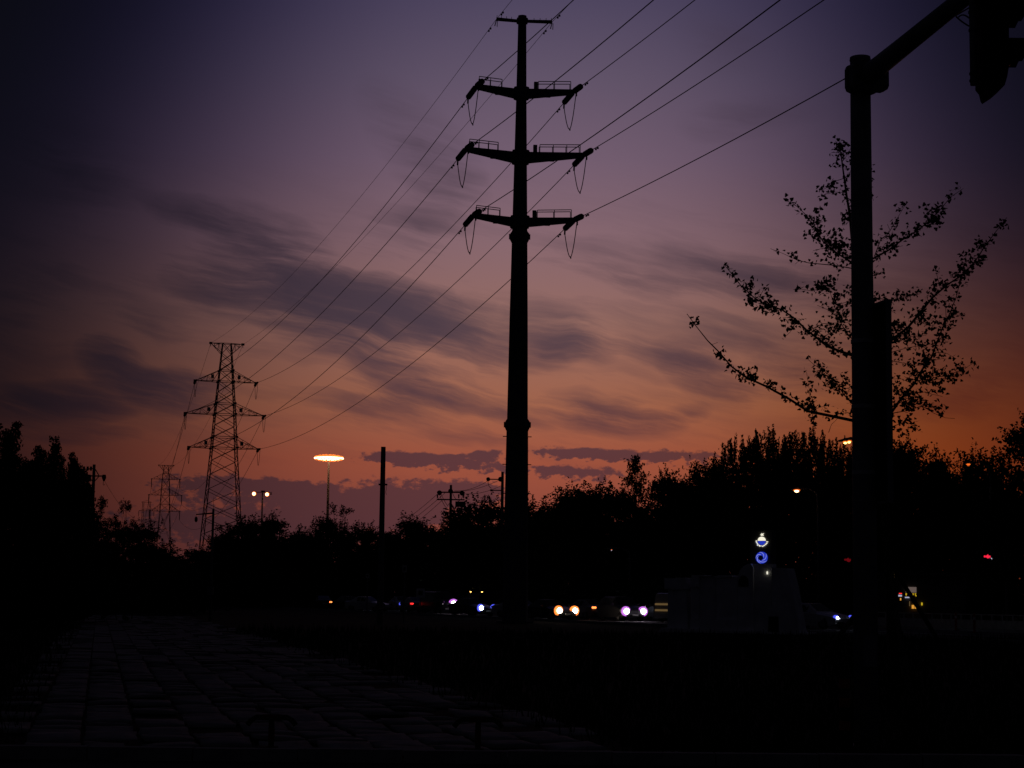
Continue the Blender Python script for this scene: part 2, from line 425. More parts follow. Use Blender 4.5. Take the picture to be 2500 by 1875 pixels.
shaft('shaft_section', [(1037.5, 53), (1200, 57), (1400, 61)], top_z=-.05)
for y, wpx, wn in ((578, 50, 38), (1037, 64, 52)):
    z, r1, r0 = zy(y), wid(wpx, y) / 2, wid(wn, y) / 2
    m = MB().tube([(0, 0, z - .40), (0, 0, z - .12), (0, 0, z + .12), (0, 0, z + .34)], [r0 * 1.02, r1, r1, r0 * 1.02], 16)
    fl = m.build('flange', 'pole_steel', pyl)
    for k in range(12):
        a = k * math.pi / 6; MB().box((0, 0, 0), (.05, .05, .34)).build('bolt', 'galvanised', fl, False, (math.cos(a) * r1 * 1.005, math.sin(a) * r1 * 1.005, z))
MB().tube([(0, 0, 0), (0, 0, .12)], [1.15, 1.15], 20).build('base_plate', 'pole_steel', pyl)
MB().tube([(0, 0, zy(46)), (0, 0, zy(39))], wid(21, 43) / 2, 16).build('cap', 'pole_steel', pyl)
for sd in (-1, 1):                                            # step bolts on the lower shaft
    for y in (1066, 1134, 1205, 1278): m = MB(); z = zy(y); r = wid(56, y) / 2; m.box((sd * (r + .07), 0, z), (.22, .05, .05)); m.build('step_bolt', 'galvanised', pyl)
tips = dict(E1=(1212, 48), E2=(1348, 52), L1=(1163, 213), R1=(1400, 222), L2=(1138, 366), R2=(1425, 376), L3=(1156, 527), R3=(1402, 535))
TIP = {}
for n, (x, y) in tips.items():
    p = at(x, y, PY); p.y = PB.y + (p.x - PB.x) * math.tan(PRZ); TIP[n] = p
roots = {'E': (46, 56), '1': (215, 241), '2': (369, 399), '3': (529, 555)}
for n, P in TIP.items():
    lv = 'E' if n[0] == 'E' else n[1]; y0, y1 = roots[lv]; sd = -1 if n in ('E1', 'L1', 'L2', 'L3') else 1
    z1, z0 = zy(y0), zy(y1); t = pl(P); r = wid(13 if lv == 'E' else 17 if lv == '1' else 19, y0)
    # collar
    if sd == 1:
        cw = wid(30 if lv == 'E' else 41 if lv == '1' else 46 if lv == '2' else 51, y0) / 2
        m = MB().tube([(0, 0, z0 - .03), (0, 0, z0 + .05), (0, 0, z1 - .05), (0, 0, z1 + .03)], [cw * .95, cw, cw, cw * .95], 8); m.build('collar', 'pole_steel', pyl)
    x0 = sd * wid(14 if lv == 'E' else 19, y0); ht = .10 if lv == 'E' else .16; wy0, wy1 = (.14, .07) if lv == 'E' else (.24, .1)
    m = MB(); k = len(m.v)
    tz = t.z + (.0 if lv == 'E' else -.02)
    m.v += [(x0, -wy0, z0 + .06), (x0, wy0, z0 + .06), (x0, wy0, z1 - .08), (x0, -wy0, z1 - .08), (t.x, -wy1, tz - ht), (t.x, wy1, tz - ht), (t.x, wy1, tz + ht), (t.x, -wy1, tz + ht)]
    m.f += [(0, 1, 5, 4), (1, 2, 6, 5), (2, 3, 7, 6), (3, 0, 4, 7), (4, 5, 6, 7), (3, 2, 1, 0)]
    arm = m.build('crossarm', 'pole_steel', pyl)
    if lv == 'E':
        for q in (.25, .5, .75, .97):
            xx = x0 + (t.x - x0) * q; MB().box((xx, 0, z1 - .08 + (tz + ht - z1 + .08) * q + .07), (.03, .03, .16)).build('peg', 'galvanised', arm)
        m = MB(); m.bar((t.x, -.02, tz - .05), (t.x - .1, 0, tz - .45), .07); m.bar((t.x + .06, 0, tz - .1), (t.x + .05, 0, tz - .5), .05); m.build('clamp', 'galvanised', arm)
    else:
        a0, a1 = (.32, .93)
        if sd == 1: a0 = .20
        for yy in (-.3, .3):                                   # walkway rail along the arm
            zt = lambda q: (z1 - .08) * (1 - q) + (tz + ht) * q
            X = lambda q: x0 + (t.x - x0) * q
            m = MB(); hh = .44; zz = max(zt(a0), zt(a1)) if sd == 1 else None
            top = lambda q: zt(q) + hh
            m.bar((X(a0), yy, top(a0)), (X(a1), yy, top(a1)), .05)
            nb = 4 if lv == '2' else 3
            for q in [a0 + (a1 - a0) * i / (nb - 1) for i in range(nb)]: m.bar((X(q), yy, zt(q) - .15), (X(q), yy, top(q)), .05); m.bar((X(q), yy, zt(q) - .12), (X(q), 0, zt(q) - .12), .04)
            m.build('railing', 'galvanised', arm)
        if sd == 1: MB().box((x0 + .42, 0, z1 + .16), (.24, .24, .5)).build('junction_box', 'pole_steel', arm)
        MB().box((x0 + (t.x - x0) * .42, 0, z0 + .06 + (tz - ht - z0) * .42 - .03), (.34, .2, .07)).build('bracket', 'pole_steel', arm)

# ------------------------------------------------------------------ lattice pylons
LINE = []
def insulator(parent, a, b, rad, name='insulator_string', n=10):
    a, b = Vector(a), Vector(b); L = (b - a).length; m = MB(); pts = []; rr = []; k = max(4, int(L / .13))
    pts.append(a); rr.append(.03)
    for i in range(k):
        t0 = .04 + .92 * i / k
        for dt, r in ((.0, .62), (.35, 1.0), (.75, 1.0), (.98, .62)):
            pts.append(a + (b - a) * (t0 + .92 * dt / k)); rr.append(rad * r)
    pts.append(b); rr.append(.03)
    m.tube(pts, rr, n); return m.build(name, 'insulator', parent)
def lattice(name, label, P, rz, top, hw, levels, arms, mem, group=None, suspended=False, detail=True):
    """top: height; hw(z): half width of the body; arms: (z, half length, root height)"""
    T = thing(name, label, 'pylon', (P.x, P.y, 0), rz, group)
    zs = levels
    crn = lambda z, i: Vector(((-1, 1, 1, -1)[i] * hw(z), (-1, -1, 1, 1)[i] * hw(z), z))
    for i in range(4):
        MB().tube([crn(z, i) for z in zs], mem * 1.0, 4).build('leg', 'galvanised', T)
    for a, b in zip(zs, zs[1:]):
        for i in range(4):
            j = (i + 1) % 4; m = MB()
            m.bar(crn(a, i), crn(b, j), mem); m.bar(crn(a, j), crn(b, i), mem)
            m.build('cross_brace', 'galvanised', T)
    for z in [top] + [a[0] for a in arms] + [a[0] + a[2] for a in arms] + [zs[1]]:
        m = MB()
        for i in range(4): m.bar(crn(z, i), crn(z, (i + 1) % 4), mem * 1.1)
        m.build('girt', 'galvanised', T)
    if detail:
        for z in [a[0] for a in arms] + [a[0] + a[2] for a in arms]:
            for i in range(4): MB().box(crn(z, i), (mem * 3.4, mem * 3.4, mem * 3.4), .6).build('gusset', 'galvanised', T)
    out = []
    for ai, (z, hl, rh) in enumerate([(top, arms[0][3], -1.5)] + [(a[0], a[1], a[2]) for a in arms]):
        for sd in (-1, 1):
            tipp = Vector((sd * hl, 0, z)); m = MB()
            for s2 in (-1, 1):
                lo = Vector((sd * hw(z), s2 * hw(z), z)); up = Vector((sd * hw(z + rh), s2 * hw(z + rh), z + rh))
                m.bar(lo, tipp, mem * 1.15); m.bar(up, tipp, mem)
                nn = 3 if ai else 2
                prev = up
                for k in range(1, nn + 1):
                    t = k / (nn + 1); l, u = lo.lerp(tipp, t), up.lerp(tipp, t)
                    m.bar(l, u, mem * .6); m.bar(prev if k % 2 else lo.lerp(tipp, (k - 1) / (nn + 1)), l if k % 2 else u, mem * .6); prev = u
            for k in range(1, 4):
                t = k / 4; a = Vector((sd * hw(z), -hw(z), z)).lerp(tipp, t); b = Vector((sd * hw(z), hw(z), z)).lerp(tipp, t); m.bar(a, b, mem * .6)
            arm = m.build('crossarm', 'galvanised', T)
            if detail and ai: MB().box((sd * (hw(z) + .85), 0, z + rh * .45), (.42, .08, .55)).build('number_plate', 'paint_white', arm)
            MB().box(tipp, (mem * 5, mem * 3, mem * 3.5)).build('arm_tip', 'galvanised', arm)
            tl = Vector(tipp)
            if ai == 0: MB().bar(tl, tl + Vector((0, 0, -.5)), mem).build('clamp', 'galvanised', arm)
            elif suspended:
                insulator(T, tl + Vector((0, 0, -.1)), tl + Vector((0, 0, -2.3)), .13, n=6); tl = tl + Vector((0, 0, -2.35))
            out.append(T.matrix_basis @ tl if False else Matrix.Rotation(rz, 3, 'Z') @ tl + Vector((P.x, P.y, 0)))
    MB().box((0, 0, .15), (hw(0) * 2 + 1.2, hw(0) * 2 + 1.2, .3)).build('footing', 'concrete', T)
    return T, dict(zip(('E1', 'E2', 'L1', 'R1', 'L2', 'R2', 'L3', 'R3'), out))
def pw(tab):
    def f(z):
        for (za, wa), (zb, wb) in zip(tab, tab[1:]):
            if z <= zb: return wa + (wb - wa) * (z - za) / (zb - za)
        return tab[-1][1]
    return f
LY = 262.0
LP = atd(473.5, 1290, LY)
z_ = lambda y: at(545, y, LY).z
zt, za1, za2, za3 = z_(839), z_(932), z_(1012), z_(1094)
hwf = pw([(0, 3.35), (z_(1305), 2.62), (za3, 1.72), (za2, 1.42), (za1, 1.05), (za1 + 1.6, .92), (zt, .60), (zt + 3, .6)])
lv = [0, 4.6, z_(1305), z_(1268), z_(1232), z_(1196), z_(1160), z_(1126), za3, za3 + 1.55, (za3 + 1.55 + za2) / 2, za2, za2 + 1.55, (za2 + 1.55 + za1) / 2, za1, za1 + 1.6, za1 + 2.95, za1 + 4.2, zt]
lv[-2] = zt - 1.5; lv[-3] = (za1 + 1.6 + zt - 1.5) / 2
T1, TL1 = lattice('lattice_pylon', 'large four-legged lattice pylon with strain insulators, standing behind a camera post', LP, R(15), zt, hwf, lv,
    [(za1, 4.35, 1.6, 2.3), (za2, 5.6, 1.55), (za3, 4.95, 1.55)], .085)
L2P = atd(349.5, 1290, 500.); z2 = lambda y: at(396, y, 500).z
b1, b2, b3, bt = z2(1170), z2(1209), z2(1248), z2(1136)
hw2 = pw([(0, 2.6), (b3, 1.3), (b2, 1.15), (b1, .95), (bt, .5), (bt + 3, .5)])
lv2 = [0, 5, 9, 12, 15, b3, b3 + 1.9, b2, b2 + 1.8, b1, b1 + 1.6, bt - 1.5, bt]
lv2 = sorted(set([v for v in lv2 if v <= bt]))
lv2 = [v for i, v in enumerate(lv2) if i == 0 or v - lv2[i - 1] > .35]
T2, TL2 = lattice('lattice_pylon', 'slender lattice pylon with long hanging insulators, second along the line', L2P, R(15), bt, hw2, lv2, [(b1, 3.8, 1.6, 2.0), (b2, 4.4, 1.7), (b3, 4.0, 1.9)], .075, suspended=True, detail=False)
# the farthest pylon: two columns
L3P = atd(309.5, 1290, 690.); z3 = lambda y: at(350, y, 690).z
T3 = thing('lattice_pylon', 'tiny farthest pylon of two slim lattice columns joined by crossarms', 'pylon', (L3P.x, L3P.y, 0), R(15))
c0, c1, c2 = z3(1272), z3(1247), z3(1226)
for sd in (-1, 1):
    m = MB()
    for q in (-.45, .45):
        m.tube([(sd * 2.0 + q, 0, 0), (sd * 1.2 + q * .6, 0, c2)], .1, 4)
        for k in range(16):
            a = k / 16; b = (k + 1) / 16; m.bar((sd * (2 - .8 * a) + q * (1 - .4 * a), 0, c2 * a), (sd * (2 - .8 * b) - q * (1 - .4 * b), 0, c2 * b), .06)
    m.build('column', 'galvanised', T3)
TL3 = {}
for z, hl, nm in ((c2, 1.9, 'E'), (c1, 2.8, '1'), (c0, 4.1, '2')):
    m = MB(); m.bar((-hl, 0, z), (hl, 0, z), .16); m.bar((-hl, 0, z), (0, 0, z + .7), .1); m.bar((hl, 0, z), (0, 0, z + .7), .1); m.build('crossarm', 'galvanised', T3)
    for sd in (-1, 1):
        if nm != 'E': insulator(T3, (sd * hl, 0, z - .1), (sd * hl, 0, z - 2.0), .12, n=6)
        TL3[('E1' if sd < 0 else 'E2') if nm == 'E' else ('L' if sd < 0 else 'R') + nm] = Matrix.Rotation(R(15), 3, 'Z') @ Vector((sd * hl, 0, z - (0 if nm == 'E' else 2))) + Vector((L3P.x, L3P.y, 0))

# ------------------------------------------------------------------ power cables
def sagline(A, B, sag, n=40):
    return [A.lerp(B, i / n) - Vector((0, 0, 4 * sag * (i / n) * (1 - i / n))) for i in range(n + 1)]
def cable(A, B, sag, r, label, group, n=40, damp=False, name='power_cable', rr=None):
    o = tag(MB().tube(sagline(A, B, sag, n), r, 5).build(name, 'wire'), label, 'cable', group)
    return o
nd = Vector((math.sin(R(13.5)), -math.cos(R(13.5)), 0))
nsag = dict(E1=1.1, E2=1.6, L1=3.9, R1=3.2, L2=3.8, R2=3.1, L3=3.0, R3=3.3)
fsag = dict(E1=2.6, E2=2.0, L1=3.3, R1=2.9, L2=3.0, R2=2.8, L3=3.7, R3=2.7)
LVN = {'1': 'topmost', '2': 'middle', '3': 'lowest'}
def cname(n): return LVN[n[1]] + ' crossarm, ' + ('lattice pylon side' if n[0] == 'L' else 'ginkgo side')
def ename(n): return 'lattice pylon side' if n == 'E1' else 'ginkgo side'
ringp = {}
for n, P in TIP.items():
    earth = n[0] == 'E'
    N = P + nd * 180; tn = (sagline(P, N, nsag[n])[1] - P).normalized()
    Q = TL1[n]; tf = (sagline(P, Q, fsag[n])[1] - P).normalized()
    r = .015 if earth else .026
    if earth:
        cable(P, N, nsag[n], r, 'thin earth wire over the street from the tubular pylon top, ' + ename(n), 'earth wires over the street')
        cable(P, Q, fsag[n], r, 'thin earth wire between tubular and lattice pylon tops, ' + ename(n), 'earth wires to the lattice pylon')
        a, b = P, P
    else:
        ln, lf = 1.75, 2.0
        a = P + tn * ln; b = P + tf * lf
        insulator(pyl, pl(P + tn * .25), pl(a), .19); insulator(pyl, pl(P + tf * .2), pl(b), .19)
        MB().tube([pl(b), pl(b + Vector((0, 0, -.38)) + tf * .05)], .06, 6).build('strain_clamp', 'galvanised', pyl)
        sl = sagline(P, N, nsag[n]); cable(a, N, nsag[n] * (1 - ln / 180) ** 2, r, 'heavy cable over the street from the tubular pylon: ' + cname(n), 'conductors over the street')
        e2 = TL1[n]
        cable(b, Q, fsag[n] * .97, r, 'heavy cable between tubular and nearest lattice pylon: ' + cname(n), 'conductors to the lattice pylon')
        low = (a + b) / 2; dep = 1.9 if n in ('L1', 'L3') else 2.1
        st = P + Vector((.0, -.15, -.12)) + tn * .7
        b2 = b + Vector((0, 0, -.38)); sg = 1 if n[0] == 'R' else -1
        mid = (b2 + st) / 2 + Vector((0, 0, -1.75))
        pts = [b2, b2.lerp(mid, .5) + Vector((0, 0, -.42)), mid + Vector((0, 0, -.12)), st.lerp(mid, .5) + Vector((0, 0, -.42)), st]
        def cat(P0, P1, P2, P3, t): return .5 * ((2 * P1) + (P2 - P0) * t + (2 * P0 - 5 * P1 + 4 * P2 - P3) * t * t + (3 * P1 - P0 - 3 * P2 + P3) * t ** 3)
        cp = []
        for i in range(4):
            q = [pts[max(0, min(4, i + k))] for k in (-1, 0, 1, 2)]
            cp += [cat(*q, t / 6) for t in range(6)]
        cp.append(pts[-1])
        jm = MB().tube([pl(q) for q in cp], .028, 5).build('jumper_loop', 'wire', pyl)
        MB().box(pl(mid + Vector((0, 0, -.16))), (.07, .07, .14)).build('jumper_weight', 'galvanised', jm)
        insulator(pyl, pl(st + Vector((0, 0, .1))), pl(st + Vector((0, 0, -.35))), .06, 'post_insulator', 8)
    for o_, tdir in ((a, tn), (b, tf)):                        # vibration dampers
        c = o_ + tdir * (1.25 if not earth else 1.6); m = MB(); u = Vector((0, 0, -.1))
        m.bar(pl(c + u - tdir * .2), pl(c + u + tdir * .2), .03); m.box(pl(c + u - tdir * .22), (.1, .1, .1)); m.box(pl(c + u + tdir * .22), (.1, .1, .1)); m.bar(pl(c), pl(c + u), .03)
        m.build('damper', 'galvanised', pyl)
# strain strings and loops on the first lattice pylon, and the spans beyond
i1 = Matrix.Rotation(-R(15), 3, 'Z')
def l1(P): return i1 @ (Vector(P) - Vector((LP.x, LP.y, 0)))
for n, P in TL1.items():
    earth = n[0] == 'E'; Q = TL2[n]; sg = 3.5 if earth else 6.2
    tf = (sagline(P, Q, sg)[1] - P).normalized(); tn = (sagline(P, TIP[n], fsag[n])[1] - P).normalized()
    if not earth:
        insulator(T1, l1(P + tf * .2), l1(P + tf * 1.9), .2, n=6); insulator(T1, l1(P + tn * .2), l1(P + tn * 1.9), .14, n=6)
        a, b = P + tn * 1.9, P + tf * 1.9; mid = (a + b) / 2 + Vector((0, 0, -2.2))
        MB().tube([l1(q) for q in bez(a, mid * 2 - (a + b) / 2, b, 10)], .03, 5).build('jumper_loop', 'wire', T1)
        cable(b, Q, sg * .98, .028, 'cable between first and second lattice pylon: ' + LVN[n[1]] + ' crossarm, ' + ('thicket side' if n[0] == 'L' else 'floodlight side'), 'conductors between the lattice pylons')
        if n in TL3: cable(Q, TL3[n], 5, .03, 'cable between second and farthest pylon: ' + LVN[n[1]] + ' crossarm, ' + ('thicket side' if n[0] == 'L' else 'floodlight side'), 'conductors beyond the second pylon', 24)
    else:
        cable(P, Q, sg, .02, 'thin earth wire between the first two lattice pylon tops, ' + ('thicket side' if n == 'E1' else 'floodlight side'), 'earth wires between the lattice pylons')

# ------------------------------------------------------------------ trees
import numpy as np
def leafmesh(name, m, C, size, rng, up=.0, fan=False):
    """one small face per leaf at the centres C (n,3)"""
    n = len(C); a = rng.normal(size=(n, 3)); a[:, 2] *= .8; a /= np.linalg.norm(a, axis=1)[:, None]
    b = rng.normal(size=(n, 3)); b -= a * (a * b).sum(1)[:, None]; b /= np.linalg.norm(b, axis=1)[:, None]
    s = (size if hasattr(size, '__len__') else np.full(n, size)) * rng.uniform(.7, 1.3, n)
    a *= s[:, None]; b *= s[:, None]
    if fan:                                                    # ginkgo: stalk point, a wide lobed fan
        P = np.stack([C, C + a * .95 - b * .75, C + a * 1.25 - b * .25, C + a * 1.08, C + a * 1.25 + b * .25, C + a * .95 + b * .75], 1)
    else: P = np.stack([C - a * .62, C + b * .36, C + a * .62, C - b * .36], 1)
    k = P.shape[1]; me = bpy.data.meshes.new(name)
    me.vertices.add(n * k); me.vertices.foreach_set('co', P.reshape(-1).astype(np.float32))
    me.loops.add(n * k); me.loops.foreach_set('vertex_index', np.arange(n * k, dtype=np.int32))
    me.polygons.add(n); me.polygons.foreach_set('loop_start', np.arange(0, n * k, k, dtype=np.int32))
    me.polygons.foreach_set('loop_total', np.full(n, k, dtype=np.int32))
    me.materials.append(MATS[m]); me.update(calc_edges=True); return me
def cloud(rng, c, r, n): 
    d = rng.normal(size=(n, 3)); d /= np.linalg.norm(d, axis=1)[:, None]
    return np.array(c) + d * (rng.uniform(0, 1, n) ** .5)[:, None] * np.array(r)
def make_tree(kind, seed):
    """unit tree: 10 m tall, crown half width 3.4 m; returns trunk and crown meshes"""
    rng = np.random.default_rng(seed); H, W = 10.0, 3.4; pts = []; sz = []; tr = MB(); ends = []
    def clump(c, r, n, s=.17): pts.append(cloud(rng, c, r, n)); sz.append(np.full(n, s))
    def sprig(c, d, L, n, s=.15):
        t = rng.uniform(0, 1, n)[:, None]; pts.append(np.array(c) + np.array(d) * t * L + rng.normal(size=(n, 3)) * .10 * (1.1 - .7 * t)); sz.append(np.full(n, s))
    if kind == 'round':
        for i in range(13):
            a = rng.uniform(0, 6.28); z = rng.uniform(3.2, 8.6); k = math.sin(math.pi * min(1, max(.12, (z - 1.0) / 8.8))) ** .7
            r = W * .72 * k * math.sqrt(rng.uniform(.05, 1)); c = (math.cos(a) * r, math.sin(a) * r, z); ends.append(c)
            R_ = rng.uniform(1.0, 1.6)
            for j in range(11):
                cc = cloud(rng, c, (R_, R_, R_ * .8), 1)[0]; clump(cc, rng.uniform(.35, .66), 74)
            for j in range(8):
                d = rng.normal(size=3); d[2] = abs(d[2]) + .2; d /= np.linalg.norm(d); sprig(np.array(c) + d * R_ * .75, d, rng.uniform(.6, 1.1), 16)
        for j in range(26):
            a = rng.uniform(0, 6.28); r = W * .8 * math.sqrt(rng.uniform(0, 1)); clump((math.cos(a) * r, math.sin(a) * r, rng.uniform(1.2, 5.5)), .8, 34, .30)
        for j in range(7): sprig((rng.uniform(-1.2, 1.2), rng.uniform(-1.2, 1.2), 8.5), (rng.uniform(-.3, .3), rng.uniform(-.3, .3), 1), rng.uniform(.9, 1.5), 26)
    elif kind == 'poplar':
        for i in range(46):
            a = rng.uniform(0, 6.28); r = W * math.sqrt(rng.uniform(0, 1)); x, y = math.cos(a) * r, math.sin(a) * r
            top = 10 - 2.0 * (r / W) ** 2 - abs(rng.normal()) * .32; ends.append((x, y, top - 1.6))
            for z in np.arange(top - 1.2, top, .12):
                q = (top - z) / 1.2; clump((x + rng.normal() * .05, y + rng.normal() * .05, z), (.10 + .30 * q, .10 + .30 * q, .12), int(10 + 14 * q), .125)
        for j in range(150):
            a = rng.uniform(0, 6.28); r = W * math.sqrt(rng.uniform(0, 1)); clump((math.cos(a) * r, math.sin(a) * r, rng.uniform(1.2, 8.9 - 1.9 * (r / W) ** 2)), .65, 40, .22)
    elif kind == 'pointed':
        for i in range(34):
            z = 9.6 * (i / 34) ** .8 + .3; r = min(2.9, max(.12, (9.95 - z) * .62)); a = i * 2.4; ends.append((math.cos(a) * r * .7, math.sin(a) * r * .7, z))
            for j in range(5):
                q = rng.uniform(.3, 1.0); clump((math.cos(a) * r * q, math.sin(a) * r * q, z + rng.normal() * .2), (.45, .45, .3), 36, .15)
            sprig((math.cos(a) * r * .8, math.sin(a) * r * .8, z), (math.cos(a), math.sin(a), .35), .8, 18)
        clump((0, 0, 9.6), (.15, .15, .4), 40, .14)
        for j in range(30): a = rng.uniform(0, 6.28); r = 2.6 * math.sqrt(rng.uniform(0, 1)); clump((math.cos(a) * r, math.sin(a) * r, rng.uniform(1, 5)), .7, 30, .28)
    elif kind == 'sparse':
        for i in range(11):
            a = rng.uniform(0, 6.28); z = rng.uniform(5.4, 9.5); r = rng.uniform(.3, 1) * W * .8 * (1 - .05 * (z - 5)); c = (math.cos(a) * r, math.sin(a) * r, z); ends.append(c)
            for j in range(5): clump(cloud(rng, c, (.8, .8, .55), 1)[0], (.42, .42, .26), 30, .15)
            for j in range(3): d = rng.normal(size=3); d /= np.linalg.norm(d); sprig(c, d, .9, 14, .14)
        for j in range(22): a = rng.uniform(0, 6.28); r = W * math.sqrt(rng.uniform(0, 1)); clump((math.cos(a) * r, math.sin(a) * r, rng.uniform(1.0, 3.6)), .8, 36, .25)
    elif kind == 'clumpy':                                     # upright rounded tufts on top
        for i in range(27):
            a = rng.uniform(0, 6.28); r = W * .95 * math.sqrt(rng.uniform(.02, 1)); top = 10 - 2.4 * (r / W) ** 2 - rng.uniform(0, 1.0); c = (math.cos(a) * r, math.sin(a) * r, top - 1.6); ends.append(c)
            for z in np.arange(top - 3.2, top, .3):
                q = (top - z) / 3.2
                for j in range(2): clump((c[0] + rng.normal() * .22 * (.4 + q), c[1] + rng.normal() * .22 * (.4 + q), z), (.32 + .40 * q, .32 + .40 * q, .24), 34, .15)
        for j in range(190): a = rng.uniform(0, 6.28); r = W * .98 * math.sqrt(rng.uniform(0, 1)); clump((math.cos(a) * r, math.sin(a) * r, rng.uniform(.4, 7.2)), .75, 32, .28)
    fork = 2.6
    tr.tube([(0, 0, -.1), (.05, 0, 1.2), (0, .05, fork), (.1, 0, 5.0), (0, 0, 7.6)], [.24, .19, .16, .11, .03], 7)
    for e in ends: tr.tube(bez((0, .02, fork + (.4 if e[2] > 4 else -.6)), (e[0] * .35, e[1] * .35, (fork + e[2]) / 2 + .2), e, 5), [.085, .07, .055, .045, .03, .015], 5)
    return tr.mesh('trunk', 'bark', True), leafmesh('crown', 'leaf_dark' if seed % 2 else 'leaf_mid', np.concatenate(pts), np.concatenate(sz), rng)
TREES = {k: [make_tree(k, s) for s in ss] for k, ss in dict(round=(11, 12, 13, 14), poplar=(21, 22), pointed=(31,), sparse=(41, 42), clumpy=(51, 52)).items()}
cnt = {}
def tree(kind, px, pyt, hw, Y, label, group=None, name=None):
    i = cnt.get(kind, 0); cnt[kind] = i + 1; tm, cm = TREES[kind][i % len(TREES[kind])]
    top = atd(px, pyt, Y); W = hw * Y / 3974 * {'round': 2.0, 'poplar': 1.45, 'pointed': 1.75, 'sparse': 1.25, 'clumpy': 1.5}[kind]
    o = thing(name or kind + '_tree', label, 'tree', (top.x, top.y, 0), random.uniform(0, 6.28), group)
    o.scale = (W / 3.4, W / 3.4, top.z / 10.0)
    link('trunk', tm, o); tag(link('crown', cm, o), kind='stuff'); return o
GT = 'trees of the wood beyond the road'
GM = 'low trees between the lattice pylon and the bare post'
for a in [
 ('clumpy', 20, 908, 80, 95, 'tall bushy tree with upright tufts, its crown cut by nothing but open sky above'),
 ('clumpy', 104, 920, 64, 99, 'bushy tree with tufted top standing against the taller tufted tree'),
 ('clumpy', 150, 972, 40, 104, 'lower tufted tree hiding the wires of the transformer pole'),
 ('sparse', 214, 1046, 40, 136, 'thin open tree growing up against the transformer pole'),
 ('sparse', 270, 1064, 34, 170, 'thin spindly tree standing free between the transformer pole and the far pylons'),
 ('sparse', 244, 1100, 36, 176, 'wispy low tree between the transformer pole and the spindly tree'),
 ('round', 306, 1118, 46, 190, 'round tree in front of the farthest two-column pylon'),
 ('round', 200, 1110, 55, 150, 'broad round tree at the foot of the transformer pole'),
 ('round', 366, 1160, 52, 215, 'low round tree hiding the foot of the second lattice pylon'),
 ('round', 425, 1186, 46, 230, 'lowest round tree beside the legs of the large lattice pylon'),
 ('round', 534, 1106, 42, 232, 'leafy tree against the leg of the large lattice pylon'),
 ('round', 596, 1106, 46, 240, 'round tree behind the post of the twin floodlight', GM),
 ('round', 650, 1130, 42, 246, 'low round tree between the twin floodlight and the ring of floodlights', GM),
 ('round', 696, 1114, 36, 236, 'round tree at the foot of the ring floodlight mast', GM),
 ('sparse', 737, 1074, 42, 224, 'open feathery tree rising beside the ring floodlight mast'),
 ('round', 790, 1122, 40, 236, 'low round tree between the feathery tree and the bare post', GM),
 ('round', 876, 1108, 48, 216, 'round tree beside the bare concrete post'),
 ('round', 930, 1124, 36, 214, 'low round tree under the cables of the crossarm pole'),
 ('round', 985, 1108, 44, 196, 'round tree behind the crossarm pole with transformer'),
 ('round', 1044, 1060, 56, 190, 'tall round tree between the crossarm pole and the tubular pylon'),
 ('round', 1110, 1066, 50, 182, 'round tree right behind the tubular pylon'),
 ('round', 1172, 1058, 44, 174, 'round tree next to the tubular pylon on the pointed tree side', GT),
 ('round', 1238, 1044, 50, 170, 'round tree second from the tubular pylon along the wood'), ('round', 1300, 1028, 52, 166, 'round tree leaning on the pointed tree from the tubular pylon side'),
 ('pointed', 1371, 983, 46, 162, 'pointed fir-shaped tree rising out of the wood'),
 ('round', 1432, 1008, 46, 164), ('sparse', 1452, 1004, 40, 160, 'loose feathery tree just beside the pointed tree'), ('round', 1494, 1000, 46, 160, 'round tree between the feathery tree and the poplar row'), ('round', 1546, 986, 40, 160, 'round tree touching the end of the poplar row'),
 ('poplar', 1600, 922, 48, 152, 'poplar at the end of the poplar row, with bristling upright shoots'), ('poplar', 1664, 910, 54, 155, None), ('poplar', 1736, 905, 56, 152, None), ('poplar', 1806, 934, 50, 154, None),
 ('poplar', 1872, 945, 56, 156, None), ('round', 1936, 916, 54, 156, 'round tree behind the staked ginkgo'),
 ('round', 2014, 964, 48, 168, 'round tree beyond the outer ginkgo branches, first after the traffic pole'), ('round', 2066, 984, 44, 170, 'low round tree beside the dim orange street lamp'), ('round', 2112, 964, 48, 168, 'round tree crowning the dim orange street lamp'), ('round', 2160, 992, 40, 172, 'low round tree in the dip before the tallest dark tree'),
 ('round', 2216, 884, 74, 112, 'tall dark tree standing well above its neighbours beyond the white guard rail')]:
    kind, px, pyt, hw, Y = a[:5]; lab = a[5] if len(a) > 5 else None; grp = a[6] if len(a) > 6 else GT
    if lab is None:
        lab, grp = ('poplar with upright shoots in the row behind the lit monument', 'poplars behind the monument') if kind == 'poplar' else ('dark round-crowned tree in the wood beyond the road', GT)
    tree(kind, px, pyt, hw, Y, lab, grp)
# second rank filling the wood, each still a tree
for px in range(1150, 2200, 62):
    pyt = np.interp(px, [1150, 1350, 1560, 1700, 1960, 2210], [1085, 1040, 1010, 985, 1000, 1010]) + random.uniform(0, 22)
    tree('round', px, pyt, 52, 182 + random.uniform(0, 8), 'dark round-crowned tree in the wood beyond the road', GT)
for px in list(range(470, 1120, 46)):
    pyt = np.interp(px, [470, 640, 800, 960, 1120], [1140, 1142, 1140, 1130, 1090]) + random.uniform(0, 14)
    tree('round', px, pyt, 40, 252 + random.uniform(0, 8), 'dark low tree in the rear rank between the lattice pylon and the tubular pylon', 'rear rank of low trees')
